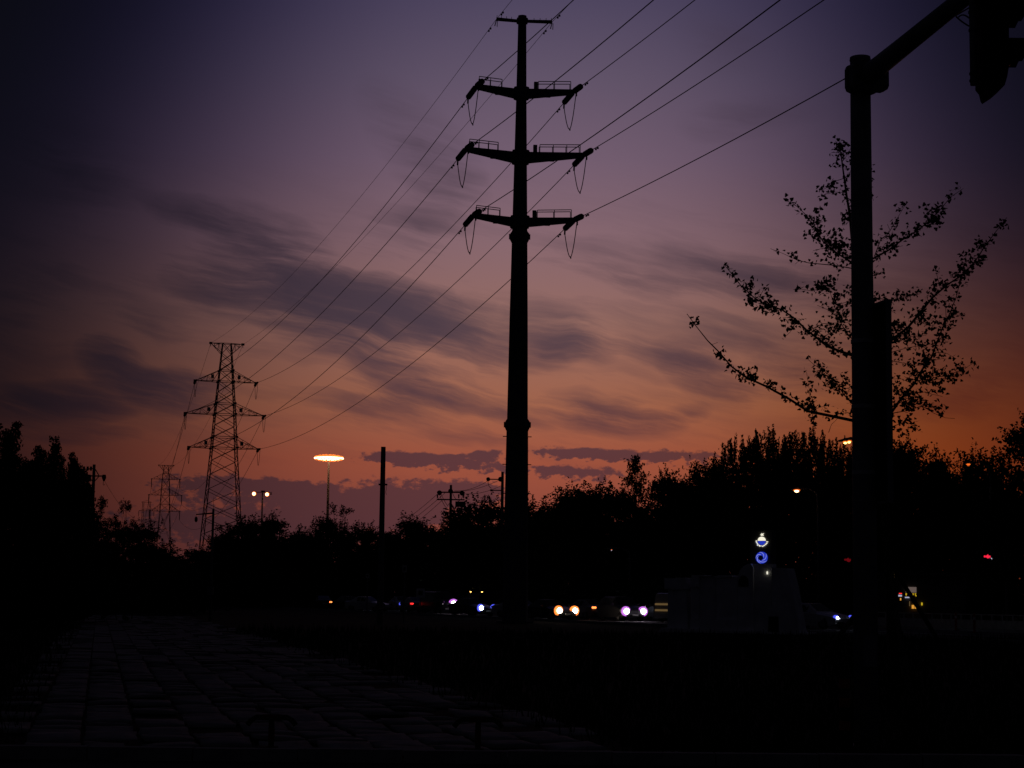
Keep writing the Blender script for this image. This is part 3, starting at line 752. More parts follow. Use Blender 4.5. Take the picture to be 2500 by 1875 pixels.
# shrubs along the foot of the trees
rngs = np.random.default_rng(77)
def shrub_mesh(seed):
    rng = np.random.default_rng(seed); P = [cloud(rng, (rng.normal() * .8, rng.normal() * .6, rng.uniform(.3, 1.6)), (.55, .55, .45), 50) for _ in range(34)]
    P = np.concatenate(P); P[:, 2] = np.abs(P[:, 2]); return leafmesh('shrub', 'leaf_dark', P, .17, rng)
SH = [shrub_mesh(s) for s in (1, 2, 3)]
def stems(seed):
    rng = random.Random(seed); m = MB()
    for k in range(6): a = rng.uniform(0, 6.28); m.tube([(0, 0, -.05), (math.cos(a) * .5, math.sin(a) * .5, 1.3)], [.04, .015], 5)
    return m.mesh('stems', 'bark')
ST = [stems(s) for s in (1, 2, 3)]
def shrub(px, Y, s, label, group):
    p = atd(px, 1288, Y)
    while on_road(p.x, p.y, 2.6): Y += 3; p = atd(px, 1288, Y)
    o = thing('shrub', label, 'shrub', (p.x, p.y, 0), random.uniform(0, 6.28), group); k = random.randrange(3)
    o.scale = (s, s, s * .95); link('stems', ST[k], o); tag(link('foliage', SH[k], o), kind='stuff')
for px in range(-40, 450, 40): shrub(px, random.uniform(88, 96) if px < 200 else random.uniform(130, 150), random.uniform(1.6, 2.2), 'dark shrub in the thicket below the tufted trees', 'shrubs of the thicket')
for px in range(460, 1090, 48): shrub(px, random.uniform(196, 206), random.uniform(1.8, 2.6), 'dark shrub at the foot of the low trees beyond the road', 'shrubs below the low trees')
for px in range(1150, 2240, 46): shrub(px, random.uniform(144, 149) if px < 1960 else random.uniform(150, 156), random.uniform(1.5, 2.2), 'dark shrub along the edge of the wood beyond the road', 'shrubs along the wood')
n = 46000; Cb = np.stack([rngs.uniform(-150, 150, n), rngs.uniform(262, 276, n), rngs.uniform(0, 1, n) ** .8], 1)
Cb[:, 2] *= np.interp(Cb[:, 0], [-150, -48, -42, 150], [6.4, 6.4, 9.6, 10.5])
Cb[:, 2] *= .78 + .22 * np.sin(Cb[:, 0] * .21) * np.sin(Cb[:, 0] * .077 + 1)
tag(link('woodland', leafmesh('woodland', 'leaf_dark', Cb, .7, rngs)), 'dense dark far wood closing off the horizon', 'woodland', kind='stuff')

# ------------------------------------------------------------------ ginkgo with stakes
GY = 27.5
gb = gnd(2180, 1712); GY = gb.y
gk = thing('ginkgo_tree', 'young ginkgo with sparse fan-leaved branches, propped by stakes behind the traffic pole', 'tree', (gb.x, gb.y, 0))
def G(p, dy): return at(p[0], p[1], GY + dy) - Vector((gb.x, gb.y, 0))
leader = [(2051, 357), (2055, 390), (2061, 435), (2067, 478), (2075, 526), (2080, 580), (2092, 680), (2106, 780), (2122, 900), (2138, 1020), (2154, 1150), (2166, 1300), (2174, 1450), (2179, 1600), (2180, 1712)]
MB().tube([G(p, 0) for p in leader], [.008, .012, .015, .018, .022, .026, .034, .042, .050, .058, .066, .072, .078, .086, .10], 8).build('trunk', 'bark', gk, True)
# branches from root to tip
brs = [
 ([(2086, 645), (2079, 640), (2039, 616), (2009, 589), (1991, 559), (1969, 526), (1947, 505), (1921, 490)], .016, 1.0), ([(1995, 559), (1998, 530), (2000, 508)], .006, 1.0),
 ([(2090, 660), (2079, 655), (2039, 648), (1975, 642), (1948, 636), (1912, 619), (1881, 607)], .012, .35),
 ([(2120, 880), (2082, 868), (2052, 858), (2019, 845), (1997, 827), (1969, 806), (1942, 779), (1909, 756), (1870, 744), (1843, 728), (1810, 699), (1789, 671), (1771, 650)], .026, .8),
 ([(2110, 850), (2069, 818), (2045, 773), (2031, 728), (2021, 692)], .012, 1.2), ([(2028, 715), (2010, 704), (1980, 710), (1958, 706), (1937, 707)], .007, 1.1),
 ([(2140, 1040), (2079, 1026), (2012, 1012), (1973, 1004), (1925, 973), (1872, 944), (1819, 920), (1785, 894), (1756, 860), (1727, 831), (1700, 797), (1677, 766)], .028, .42),
 ([(2126, 1015), (2082, 987), (2060, 963), (2044, 938), (2019, 911), (1987, 890), (1970, 875)], .014, .9), ([(1990, 1045), (1979, 990), (1976, 952), (1969, 908)], .007, .9), ([(2023, 1056), (2030, 1036), (2046, 1021)], .006, .3),
 ([(2088, 650), (2134, 630), (2169, 611), (2205, 584), (2236, 565), (2265, 543), (2297, 510), (2321, 481), (2352, 460)], .018, 1.0), ([(2135, 626), (2150, 585), (2169, 570), (2190, 534), (2210, 500)], .009, .8),
 ([(2122, 890), (2175, 832), (2217, 799), (2243, 767), (2277, 726), (2313, 695), (2347, 673), (2376, 645), (2398, 611), (2424, 575), (2458, 531)], .026, .75),
 ([(2138, 1050), (2177, 1006), (2198, 976), (2231, 938), (2253, 900), (2274, 873), (2288, 835), (2301, 800), (2318, 767), (2335, 724), (2343, 690)], .026, .8),
 ([(2240, 930), (2253, 927), (2301, 925), (2334, 908), (2355, 900), (2375, 887)], .009, 1.2), ([(2140, 1030), (2177, 1009), (2225, 1001), (2250, 990), (2280, 1009), (2307, 1020), (2331, 1022)], .009, .35),
 ([(2100, 740), (2137, 727), (2178, 734), (2212, 724), (2248, 717)], .010, 1.0), ([(2145, 1060), (2179, 1041), (2212, 1030), (2228, 1038), (2244, 1052)], .008, 1.1), ([(2120, 880), (2177, 860), (2215, 849), (2285, 838)], .009, .5),
 ([(2125, 890), (2177, 881), (2225, 890), (2250, 893)], .008, 1.6), ([(2195, 975), (2225, 958), (2253, 957), (2301, 968)], .008, 1.6), ([(2094, 680), (2137, 671), (2159, 668)], .006, 1.2), ([(2188, 985), (2225, 975), (2260, 985), (2300, 1000)], .007, 1.4),
 ([(2180, 830), (2200, 820), (2230, 822), (2262, 818)], .008, 1.6), ([(2180, 838), (2215, 826), (2245, 846)], .007, 1.6), ([(2240, 775), (2255, 790), (2275, 796), (2290, 786)], .007, 1.6), ([(2160, 850), (2190, 806), (2208, 788)], .008, 1.6),
 ([(2061, 435), (2035, 444), (2024, 455), (2011, 462)], .006, 1.2), ([(2066, 470), (2038, 469), (2011, 475)], .006, 1.3), ([(2054, 405), (2042, 408)], .004, .8), ([(2068, 482), (2055, 494)], .005, 1.2), ([(2073, 518), (2063, 525), (2062, 550)], .005, 1.3),
 ([(2056, 395), (2064, 385), (2078, 360)], .005, .8), ([(2063, 445), (2080, 410)], .005, 1.2), ([(2076, 540), (2120, 460), (2133, 490)], .006, .7), ([(2072, 500), (2130, 412)], .005, .6),
 ([(1946, 783), (1930, 810), (1917, 822)], .006, 1.2), ([(1972, 808), (2010, 790), (2050, 788), (2078, 786)], .007, 1.0), ([(1999, 828), (2030, 812), (2060, 806)], .007, 1.3), ([(1873, 746), (1855, 752), (1845, 744)], .005, 1.6), ([(1850, 732), (1866, 704)], .005, 1.1),
 ([(1872, 744), (1892, 764)], .005, 2.2), ([(1820, 706), (1835, 690)], .005, 1.5), ([(2012, 590), (2030, 575), (2043, 564)], .006, 1.8), ([(2008, 586), (1985, 572), (1960, 574)], .006, 1.3), ([(2040, 614), (2010, 606), (1985, 612)], .006, 1.1),
 ([(2048, 775), (2020, 756), (1995, 745)], .006, 1.1), ([(2036, 738), (2060, 718), (2079, 712)], .006, 1.0), ([(2040, 745), (2079, 734)], .005, .9), ([(1975, 1004), (2000, 995), (2020, 990)], .006, 1.8), ([(1972, 1000), (1940, 970)], .005, .8), ([(1830, 926), (1834, 900)], .005, 1.6), ([(1820, 918), (1850, 918)], .005, 1.6),
 ([(2035, 1014), (2060, 1008), (2079, 1006)], .006, 1.6), ([(1736, 842), (1752, 836)], .003, .5), ([(1692, 788), (1701, 792)], .003, .6), ([(2236, 566), (2250, 578)], .005, 2.4), ([(2206, 584), (2218, 560)], .005, 1.8), ([(2266, 544), (2262, 502)], .005, 1.1), ([(2278, 535), (2295, 548)], .005, 1.2), ([(2170, 612), (2180, 598)], .005, 1.6),
 ([(2296, 705), (2283, 655)], .005, 1.1), ([(2350, 670), (2360, 617)], .006, 1.2), ([(2385, 640), (2412, 634)], .006, 1.8), ([(2399, 612), (2390, 588)], .005, 1.8), ([(2318, 765), (2352, 773)], .005, .8), ([(2310, 780), (2308, 735)], .006, 1.5), ([(2303, 800), (2322, 790)], .005, 1.0), ([(2290, 835), (2314, 836)], .005, 1.4), ([(2285, 860), (2310, 862), (2335, 876)], .006, 1.2), ([(2270, 873), (2250, 868)], .005, 1.6), ([(2232, 938), (2200, 925), (2180, 925)], .006, 1.4), ([(2215, 955), (2178, 950)], .006, 1.2), ([(2245, 915), (2290, 945), (2300, 955)], .006, 1.5), ([(2205, 968), (2240, 985), (2270, 990)], .006, 1.6)]
rngg = np.random.default_rng(5); LP_ = []; brand = random.Random(9)
extra = []
for pp_, r0, dens in brs:
    if r0 < .009: continue
    for k in range(1, int(len(pp_) * .72)):
        (x, y), (x2, y2) = pp_[k], pp_[k + 1]
        for f in (.2, .7):
            if brand.random() < .45 * min(1.2, dens + .3):
                a = math.atan2(y2 - y, x2 - x) + brand.choice((-1, 1)) * brand.uniform(.5, 1.1); L = brand.uniform(16, 44) * (1 - .5 * k / len(pp_))
                xs, ys = x + (x2 - x) * f, y + (y2 - y) * f
                extra.append(([(xs, ys), (xs + math.cos(a) * L * .55, ys + math.sin(a) * L * .55 - 2), (xs + math.cos(a) * L, ys + math.sin(a) * L - 4)], .0045, 1.3))
for bi, (pp_, r0, dens) in enumerate(brs + extra):
    tgt = brand.uniform(-.9, .9); n = len(pp_)
    L_ = [G(p, tgt * (i / max(1, n - 1)) * (1.0 if n > 4 else .5)) for i, p in enumerate(pp_)]
    if r0 > .0055: L_[0] = L_[0] if n > 4 else L_[0]
    rr = [max(.0035, r0 * (1 - .82 * i / (n - 1))) for i in range(n)]
    MB().tube(L_, rr, 6).build('branch', 'bark', gk, True)
    for a, b, i in zip(L_, L_[1:], range(n)):
        d = (b - a).length; steps = max(1, int(d / .05))
        for k in range(steps):
            if brand.random() > 1.2 * dens * (1.15 - .6 * i / n) or (r0 == .028 and i > 7 and brand.random() < .8): continue
            c = a.lerp(b, (k + brand.random()) / steps); off = Vector((brand.gauss(0, 1), brand.gauss(0, 1), brand.gauss(.35, 1))).normalized() * brand.uniform(.015, .10)
            c2 = c + off; m = brand.randint(3, 5)
            LP_.append(np.array(c2) + rngg.normal(size=(m, 3)) * .034)
for p, nn, sp in (((2051, 355), 60, .045), ((2022, 690), 50, .06), ((2013, 700), 40, .06), ((1883, 740), 40, .06), ((1772, 652), 10, .03), ((2047, 370), 30, .05), ((2010, 468), 24, .06), ((2040, 600), 60, .10), ((2060, 600), 50, .08), ((2340, 682), 40, .06), ((2250, 770), 40, .06), ((2200, 815), 60, .10), ((2180, 800), 40, .08)):
    LP_.append(np.array(G(p, brand.uniform(-.3, .3))) + rngg.normal(size=(nn, 3)) * sp)
crown = tag(link('crown', leafmesh('crown', 'ginkgo_leaf', np.concatenate(LP_), .045, rngg, fan=True), gk), kind='stuff')
for top, bot in (((2166, 1395), (1916, 1723)), ((2178, 1380), (2372, 1690)), ((2172, 1400), (2231, 1735))):
    m = MB().tube([G(top, 0), gnd(*bot) - Vector((gb.x, gb.y, .05))], [.035, .045], 7); tag(m.build('support_stake', 'bark', None, False, (gb.x, gb.y, 0)), 'slanted wooden stake propping the young ginkgo', 'stake', 'stakes propping the ginkgo')

# ------------------------------------------------------------------ traffic pole
TPY = 20.5
tb = at(2116, 1824, TPY); tb.z = 0
tp = thing('traffic_pole', 'grey steel traffic pole with a long arm reaching out and a slim cabinet strapped on', 'traffic pole', tb)
def T(x, y, Y=TPY): return at(x, y, Y) - tb
tz = lambda y: at(2104, y, TPY).z
ax = lambda y: T(2103, 200).x * 0
MB().tube([(0, 0, 0), (0, 0, tz(1154)), (0, 0, tz(700)), (0, 0, tz(205))], [.136, .130, .123, .115], 24).build('shaft', 'signal_grey', tp, True)
MB().tube([(0, 0, tz(206)), (0, 0, tz(150)), (0, 0, tz(148)), (0, 0, tz(140))], [.115, .115, .121, .116], 24).build('cap', 'signal_grey', tp, True)
pxm = lambda n: n * TPY * 1.02 / FPX
arm0 = Vector((0, 0, tz(198))); B_ = gnd(2330, 13, at(2104, 198, TPY).z + .16) - tb
ad = (B_ - arm0).normalized(); arm1 = arm0 + ad * 5.2
# bolted flange block round the shaft
m = MB(); zc = tz(199); hz = pxm(35)
yaw = math.atan2(ad.y, ad.x)
def rrect(hw, hh, c=.06): return [(-hw + c, -hh), (hw - c, -hh), (hw - c * .3, -hh + c * .3), (hw, -hh + c), (hw, hh - c), (hw - c * .3, hh - c * .3), (hw - c, hh), (-hw + c, hh), (-hw + c * .3, hh - c * .3), (-hw, hh - c), (-hw, -hh + c), (-hw + c * .3, -hh + c * .3)]
mm = Matrix.Rotation(yaw + math.pi / 2, 3, 'Z')
m.prism(rrect(pxm(47), hz), -.055, .055, lambda p: mm @ p + Vector((pxm(7), 0, zc)) + ad * .16)
fl = m.build('flange_plate', 'signal_grey', tp)
m = MB().prism(rrect(pxm(41), hz), -.03, .03, lambda p: mm @ p + Vector((pxm(-3), 0, zc)) + ad * .06); m.build('flange_plate', 'signal_grey', tp)
for sx in (-1, 1):
    for sz in (-1, 0, 1): MB().box(mm @ Vector((sx * pxm(36), -.09, sz * hz * .7)) + Vector((pxm(5), 0, zc)) + ad * .16, (.035, .035, .035)).build('bolt', 'galvanised', fl)
MB().tube([arm0 + ad * .1, arm0 + ad * 1.2, arm0 + ad * 3.0, arm1], [.118, .104, .088, .07], 20).build('arm', 'signal_grey', tp, True)
MB().tube([(0, 0, 0), (0, 0, .03)], .26, 20).build('base_plate', 'signal_grey', tp)
for k in range(8): a = k * math.pi / 4 + .2; MB().tube([(math.cos(a) * .2, math.sin(a) * .2, .03), (math.cos(a) * .2, math.sin(a) * .2, .09)], .02, 6).build('anchor_bolt', 'galvanised', tp)
for y in (834, 993, 1154):
    MB().tube([(0, 0, tz(y) - .022), (0, 0, tz(y) + .022)], .134, 24).build('strap', 'paint_white', tp)
MB().box((0.02, -.135, 1.05), (.14, .04, .34)).build('hand_hole_cover', 'signal_grey', tp)
# slim tall cabinet fixed to the shaft, seen edge-on
ct, cb_ = tz(742), tz(1231)
cw = Vector((T(2172, 900, TPY - .36).x, -.36, 0)); c0 = Vector((T(2137, 900).x, 0, 0))
cdir = (cw - c0); cm_ = (c0 + cw) / 2; cyaw = math.atan2(cdir.y, cdir.x)
cab = tag(MB().box((0, 0, (ct + cb_) / 2), (cdir.length, .06, ct - cb_)).build('message_cabinet', 'signal_grey', None, False, tb + cm_, cyaw), 'slim tall grey sign cabinet strapped edge-on to the traffic pole', 'sign')
MB().box((0, 0, (ct + cb_) / 2), (cdir.length - .05, .07, ct - cb_ - .06)).build('face_panel', 'rubber', cab)
for y in (834, 993, 1154): MB().box((-cdir.length / 2 + .02, 0, tz(y)), (.09, .12, .05)).build('bracket', 'galvanised', cab)
# signal head hanging from the arm
sp = gnd(2377, -25, (tb + arm0 + ad * 3.6).z)
sl_ = min(((tb + arm0 + ad * (t / 50)) for t in range(100, 260)), key=lambda p: abs((p - CAM).dot(RV) / (p - CAM).dot(FW) * FPX - (2392 - CXP)))
SYd = sl_.y
def Sg(x, y, dy=0.0): return at(x, y, SYd + dy) - Vector((sl_.x, sl_.y, 0))
sh = thing('traffic_signal', 'black traffic signal head with deep visors hanging from the pole arm', 'traffic light', (sl_.x, sl_.y, 0))
zb_ = Sg(2377, 208).z
MB().tube([(Sg(2377, 200).x, 0, zb_), (Sg(2377, 200).x, 0, sl_.z + .35)], .034, 10).build('hanger_tube', 'signal_grey', sh)
for y in (180, 197, 74, 30): MB().tube([(Sg(2377, 200).x, 0, Sg(2377, y).z - .012), (Sg(2377, 200).x, 0, Sg(2377, y).z + .012)], .042, 10).build('clamp', 'galvanised', sh)
MB().tube(bez(Sg(2334, 40), Sg(2345, 52), Sg(2366, 64), 6), .008, 6).build('cable', 'wire', sh)
MB().tube(bez(Sg(2340, 42, .05), Sg(2350, 30, .05), Sg(2366, 44), 6), .008, 6).build('cable', 'wire', sh)
hp = [(Sg(x, y).x, Sg(x, y).z) for x, y in ((2391, -150), (2391, 210), (2400, 221), (2404, 238), (2408, 244), (2428, 231), (2444, 217), (2450, 196), (2454, 172), (2454, -150))]
hou = MB().prism(hp[::-1], -.14, .16).build('housing', 'rubber', sh)
xr = hp[-1][0]
for yc in (130, 33, -64):
    zc = Sg(2454, yc).z; v = MB(); seg = 14
    for i in range(seg):
        a0, a1 = math.pi * (-.25 + 1.5 * i / seg), math.pi * (-.25 + 1.5 * (i + 1) / seg)
        def vp(a, x, r=.155): return (x, .01 + math.cos(a) * r, math.sin(a) * r)
        l0, l1_ = .09 + .17 * (.5 + .5 * math.sin(a0)), .09 + .17 * (.5 + .5 * math.sin(a1))
        v.quad(vp(a0, 0), vp(a1, 0), vp(a1, l1_), vp(a0, l0)); v.quad(vp(a0, 0, .149), vp(a0, l0, .149), vp(a1, l1_, .149), vp(a1, 0, .149))
    v.build('visor', 'rubber', hou, False, (xr, 0, zc))
    MB().tube([(-.01, .01, 0), (.03, .01, 0)], [.14, .12], 16).build('lens', 'glass', hou, False, (xr, 0, zc))
    MB().box((xr - .12, .175, zc), (.2, .03, .3)).build('access_door', 'rubber', hou)
for y in (74, 187, -30): MB().bar((Sg(2377, 200).x, 0, Sg(2377, y).z), (hp[0][0] + .02, .0, Sg(2377, y).z), .035).build('bracket', 'galvanised', sh)

# ------------------------------------------------------------------ small things by the kerb
def tbar(px, py, label):
    p = gnd(px, py); o = thing('barrier_post', label, 'bollard', p, ka)
    z1 = .40; m = MB().tube([(-.235, 0, z1 - .075), (-.2, 0, z1 - .03), (-.15, 0, z1), (.15, 0, z1), (.2, 0, z1 - .03), (.235, 0, z1 - .075)], .026, 10); m.build('top_rail', 'rubber', o, True)
    m = MB().tube([(-.09, 0, z1), (.09, 0, z1)], .029, 10); m.build('grip_band', 'rust_red', o)
    MB().tube([(0, 0, 0), (0, 0, z1)], .028, 10).build('stem', 'rubber', o, True); MB().tube([(0, 0, .16), (0, 0, .30)], .031, 10).build('stem_band', 'rust_red', o)
    MB().box((-.04, 0, .06), (.2, .14, .12)).build('foot', 'rubber', o); MB().tube([(.07, -.03, 0), (.07, -.03, .06)], .02, 8).build('anchor_bolt', 'galvanised', o)
tbar(661, 1853, 'low T-shaped barrier post with drooping ends in front of the paved path'); tbar(1166, 1858, 'low T-shaped barrier post at the grass edge of the paved path')
p = gnd(2063, 1836); o = thing('delineator_post', 'slim dark road post with red and orange reflective bands beside the traffic pole', 'bollard', p)
MB().tube([(0, 0, .03), (0, 0, .80), (0, 0, .86)], [.055, .052, .02], 12).build('post', 'rubber', o, True); MB().tube([(0, 0, 0), (0, 0, .035)], [.13, .10], 14).build('base', 'rubber', o)
for z, c in ((.72, 'paint_red'), (.52, 'paint_orange'), (.28, 'paint_orange')): MB().tube([(0, 0, z - .05), (0, 0, z + .05)], .058, 12).build('band', c, o)

# ------------------------------------------------------------------ utility poles
def upole(name, label, px, pytop, Y, wtop, wbot, mat_='concrete', sq=False):
    t = at(px, pytop, Y); o = thing(name, label, 'utility pole', (t.x, t.y, 0))
    MB().tube([(0, 0, -.05), (0, 0, t.z)], [wbot / 2, wtop / 2], 4 if sq else 10).build('pole', mat_, o, not sq); return o, t
o, t = upole('concrete_post', 'bare tapering concrete post with one clamp and a dangling wire', 936, 1091, 100, .34, .46, sq=True)
z = at(940, 1183, 100).z; MB().box((0.02, 0, z), (.46, .42, .07)).build('clamp', 'galvanised', o)
MB().tube([(.2, 0, z), (.21, 0, z - .25), (.18, 0, z - .4), (.22, 0, z - .55)], .012, 5).build('dangling_wire', 'wire', o)
# pole with two crossarms and a transformer
o, t = upole('transformer_pole', 'concrete pole with two crossarms, coiled insulators and a hanging transformer before the trees', 1101, 1184, 195, .26, .40)
U = lambda x, y: at(x, y, 195) - Vector((t.x, t.y, 0))
za, zb2 = U(1101, 1202).z, U(1101, 1220).z
MB().box((0, 0, za), (2.95, .14, .14)).build('crossarm', 'galvanised', o); MB().box((0, -.15, zb2), (2.95, .14, .14)).build('crossarm', 'galvanised', o)
coil = {}
for x, y in ((1073, 1203), (1128, 1204), (1100, 1199)):
    q = U(x, y); m = MB(); m.tube([(q.x, -.12, q.z), (q.x, .12, q.z)], [.26, .26], 12); m.build('coil_insulator', 'insulator', o)
for x in (1068, 1120, 1132):
    q = U(x, 1212); MB().tube([(q.x, 0, q.z - .2), (q.x, 0, q.z + .22)], [.06, .10], 8).build('pin_insulator', 'insulator', o)
for (a, b, c) in (((1073, 1205), (1077, 1222), (1088, 1238)), ((1076, 1205), (1086, 1226), (1094, 1236)), ((1104, 1200), (1108, 1216), (1118, 1222)), ((1128, 1206), (1132, 1218), (1118, 1224))):
    MB().tube([q for q in bez(U(*a), U(*b), U(*c), 8)], .03, 5).build('drop_wire', 'wire', o)
q = U(1124, 1231); tr_ = MB().box((q.x, 0, q.z), (1.06, .7, .56)).build('transformer', 'galvanised', o)
for k in range(5): MB().box((q.x - .42 + .21 * k, -.38, q.z), (.06, .06, .46)).build('cooling_fin', 'galvanised', tr_)
U1 = o; w0 = [U(1066, 1208), U(1088, 1202), U(1080, 1221)]; U1B = Vector((t.x, t.y, 0)); w1 = [U(1110, 1198), U(1105, 1200), U(1128, 1205)]
o, t = upole('strain_pole', 'concrete pole half hidden behind the tubular pylon, with two short crossarms', 1227, 1152, 180, .28, .42)
U = lambda x, y: at(x, y, 180) - Vector((t.x, t.y, 0))
for y, x in ((1170, 1192), (1197, 1199)):
    q = U(x, y); MB().box((q.x / 2, 0, q.z), (abs(q.x), .1, .1)).build('crossarm', 'galvanised', o)
    MB().tube([(q.x, -.13, q.z), (q.x, .13, q.z)],   .20 if y < 1180 else .11, 12).build('coil_insulator', 'insulator', o)
q = U(1222, 1170); MB().tube([(q.x, -.2, q.z), (q.x, .2, q.z)], .24, 12).build('coil_insulator', 'insulator', o)
MB().tube(bez(U(1192, 1171), U(1190, 1188), U(1200, 1192), 8), .03, 5).build('drop_wire', 'wire', o)
U2B = Vector((t.x, t.y, 0)); e2 = [U(1191, 1174), U(1217, 1173), U(1223, 1186)]
for a, b, lb in zip(w1, e2, ('upper', 'middle', 'lowest')): cable(a + U1B, b + U2B, .3, .022, lb + ' service wire between the transformer pole and the half hidden pole', 'service wires between the two poles', 16, name='service_wire')
for k, (a, lb) in enumerate(zip(w0, ('outer', 'middle', 'lowest'))): cable(a + U1B, at(862 + 18 * k, 1335, 330), 1.0, .024, lb + ' service wire dropping from the transformer pole behind the trees', 'service wires behind the trees', 24, name='service_wire')
# left pole with transformer among the trees
o, t = upole('transformer_pole', 'dark pole with one crossarm and a boxy transformer rising among the tufted trees', 230, 1134, 140, .22, .34)
U = lambda x, y: at(x, y, 140) - Vector((t.x, t.y, 0)); z = U(230, 1162).z
MB().box((.05, 0, z), (1.6, .12, .1)).build('crossarm', 'galvanised', o)
for s_ in (-1, 1): MB().bar((0, 0, z - .5), (s_ * .42, 0, z), .07).build('brace', 'galvanised', o)
q = U(254, 1166); MB().tube([(q.x, 0, q.z + .22), (q.x, 0, q.z), (q.x, 0, q.z - .28)], [.13, .17, .06], 8).build('lightning_arrester', 'insulator', o)
q = U(213, 1167); MB().box((q.x, 0, q.z), (.5, .5, .5)).build('transformer', 'galvanised', o)
MB().bar(U(230, 1144), U(198, 1146), .09).build('bracket', 'galvanised', o)
for x in (205, 214, 222): q = U(x, 1146); MB().tube([(q.x, 0, q.z - .1), (q.x, 0, q.z + .22)], [.07, .09], 8).build('pin_insulator', 'insulator', o)
MB().bar(U(233, 1146), U(241, 1160), .08).build('brace', 'galvanised', o)
MB().tube(bez(U(253, 1172), U(250, 1190), U(256, 1182), 8), .02, 5).build('drop_wire', 'wire', o)
for k in range(3): cable(U(205 + 8 * k, 1145) + Vector((t.x, t.y, 0)), at(60, 1172 + 6 * k, 150), .2, .015, 'service wire running from the boxy transformer into the tufted trees', 'service wires into the tufted trees', 10, name='service_wire')
cable(U(254, 1172) + Vector((t.x, t.y, 0)), at(330, 1265, 220), .5, .013, 'single slack wire sloping down from the boxy transformer pole', None, 16, name='service_wire')

# camera post before the lattice pylon
t = at(521, 1242, 103); o = thing('camera_post', 'slim post with a dome camera hanging from its short arm and a lightning rod', 'camera post', (t.x, t.y, 0))
U = lambda x, y: at(x, y, 103) - Vector((t.x, t.y, 0))
MB().tube([(0, 0, 0), (0, 0, t.z)], [.085, .065], 10).build('post', 'galvanised', o, True)
MB().tube([(0, 0, t.z), (0, 0, U(521, 1212).z)], [.012, .006], 5).build('lightning_rod', 'galvanised', o)
a = U(519, 1253); b = U(479, 1256); MB().tube([a, b], [.05, .035], 8).build('arm', 'galvanised', o); q = U(479, 1263)
cm2 = MB().tube([b, (q.x, 0, q.z)], .012, 6).build('hanger', 'galvanised', o)
m = MB().tube([(q.x, 0, q.z + .03), (q.x, 0, q.z - .06), (q.x, 0, q.z - .2), (q.x, 0, q.z - .27)], [.05, .085, .085, .03], 12); m.build('dome_camera', 'rubber', o, True)
MB().box((.05, -.05, U(521, 1376).z), (.36, .2, .04)).build('shelf', 'galvanised', o)
MB().box((0, -.16, 1.7), (.32, .2, .45)).build('equipment_box', 'galvanised', o)

# ------------------------------------------------------------------ floodlight masts and street lamps
t = at(803, 1119, 390); o = thing('ring_floodlight_mast', 'tall floodlight mast carrying a glowing ring of lamps', 'floodlight', (t.x, t.y, 0))
MB().tube([(0, 0, 0), (0, 0, t.z - .8)], [.42, .2], 12).build('mast', 'pole_steel', o, True)
m = MB(); rr_ = 2.35
m.tube([(math.cos(a) * rr_, math.sin(a) * rr_, t.z + .30) for a in [i * math.pi / 12 for i in range(25)]], .09, 6)
for k in range(4): a = k * math.pi / 4; m.bar((math.cos(a) * rr_, math.sin(a) * rr_, t.z + .35), (-math.cos(a) * rr_, -math.sin(a) * rr_, t.z + .35), .12)
m.build('ring_frame', 'galvanised', o); MB().tube([(0, 0, t.z + .3), (0, 0, t.z + 1.6)], [.12, .03], 6).build('finial', 'galvanised', o)
for ri, (rad_, cnt_, hh, dz_) in enumerate(((2.75, 20, .16, 0.0), (2.05, 14, .34, .0), (1.2, 9, .46, .0))):  # inner, taller rings added to shape the cluster like its glare
    for k in range(cnt_):
        a = k * 2 * math.pi / cnt_ + .1; cc = (math.cos(a) * rad_, math.sin(a) * rad_, t.z + dz_)
        f = MB().box((0, 0, hh + .02), (.4, .4, .08)).build('floodlight', 'rust_red', o, False, cc, a)  # those of the inner rings are added to shape the glare
        MB().tube([(0, 0, -hh), (0, 0, -hh * .6), (0, 0, hh * .5), (0, 0, hh)], [.14, .36, .40, .2], 10).build('lamp_glass', 'lamp_mast', f)
        MB().tube([(0, 0, hh), (0, 0, hh + .14), (0, 0, hh + .34)], [.30, .40, .10], 10).build('lamp_halo', 'lamp_mast_halo', f); MB().tube([(0, 0, -hh - .2), (0, 0, -hh - .02)], [.1, .3], 10).build('lamp_halo', 'lamp_mast_halo', f)  # glowing cups added above and below each lamp imitate its glare
t = at(641, 1203, 430); o = thing('twin_floodlight_mast', 'floodlight mast with two bright lamps on a crossbar', 'floodlight', (t.x, t.y, 0))
MB().tube([(0, 0, 0), (0, 0, t.z + .35)], [.3, .16], 10).build('mast', 'galvanised', o, True); U = lambda x, y: at(x, y, 430) - Vector((t.x, t.y, 0))
MB().box((0, 0, t.z + .1), (4.4, .14, .14)).build('crossbar', 'galvanised', o); MB().box((0.1, 0, t.z + .35), (.9, .4, .3)).build('junction_box', 'rust_red', o)
for x, y, sx in ((620, 1205.5, 1), (652, 1207, 1)):
    q = U(x, y); f = MB().box((q.x, .1, q.z), (1.0, .3, .5)).build('floodlight', 'rust_red', o); MB().tube([(q.x, -.10, q.z), (q.x, -.2, q.z)], [.38, .3], 12).build('lamp_glass', 'sodium_pink', f)
    MB().tube([(q.x + .05, -.055, q.z), (q.x + .05, -.095, q.z)], .5, 12).build('lamp_halo', 'lamp_mast_halo', f)  # glowing disc added round the lamp glass imitates its glare
q = U(661, 1206); MB().box((q.x, 0, q.z), (.5, .2, .3)).build('floodlight', 'rust_red', o)
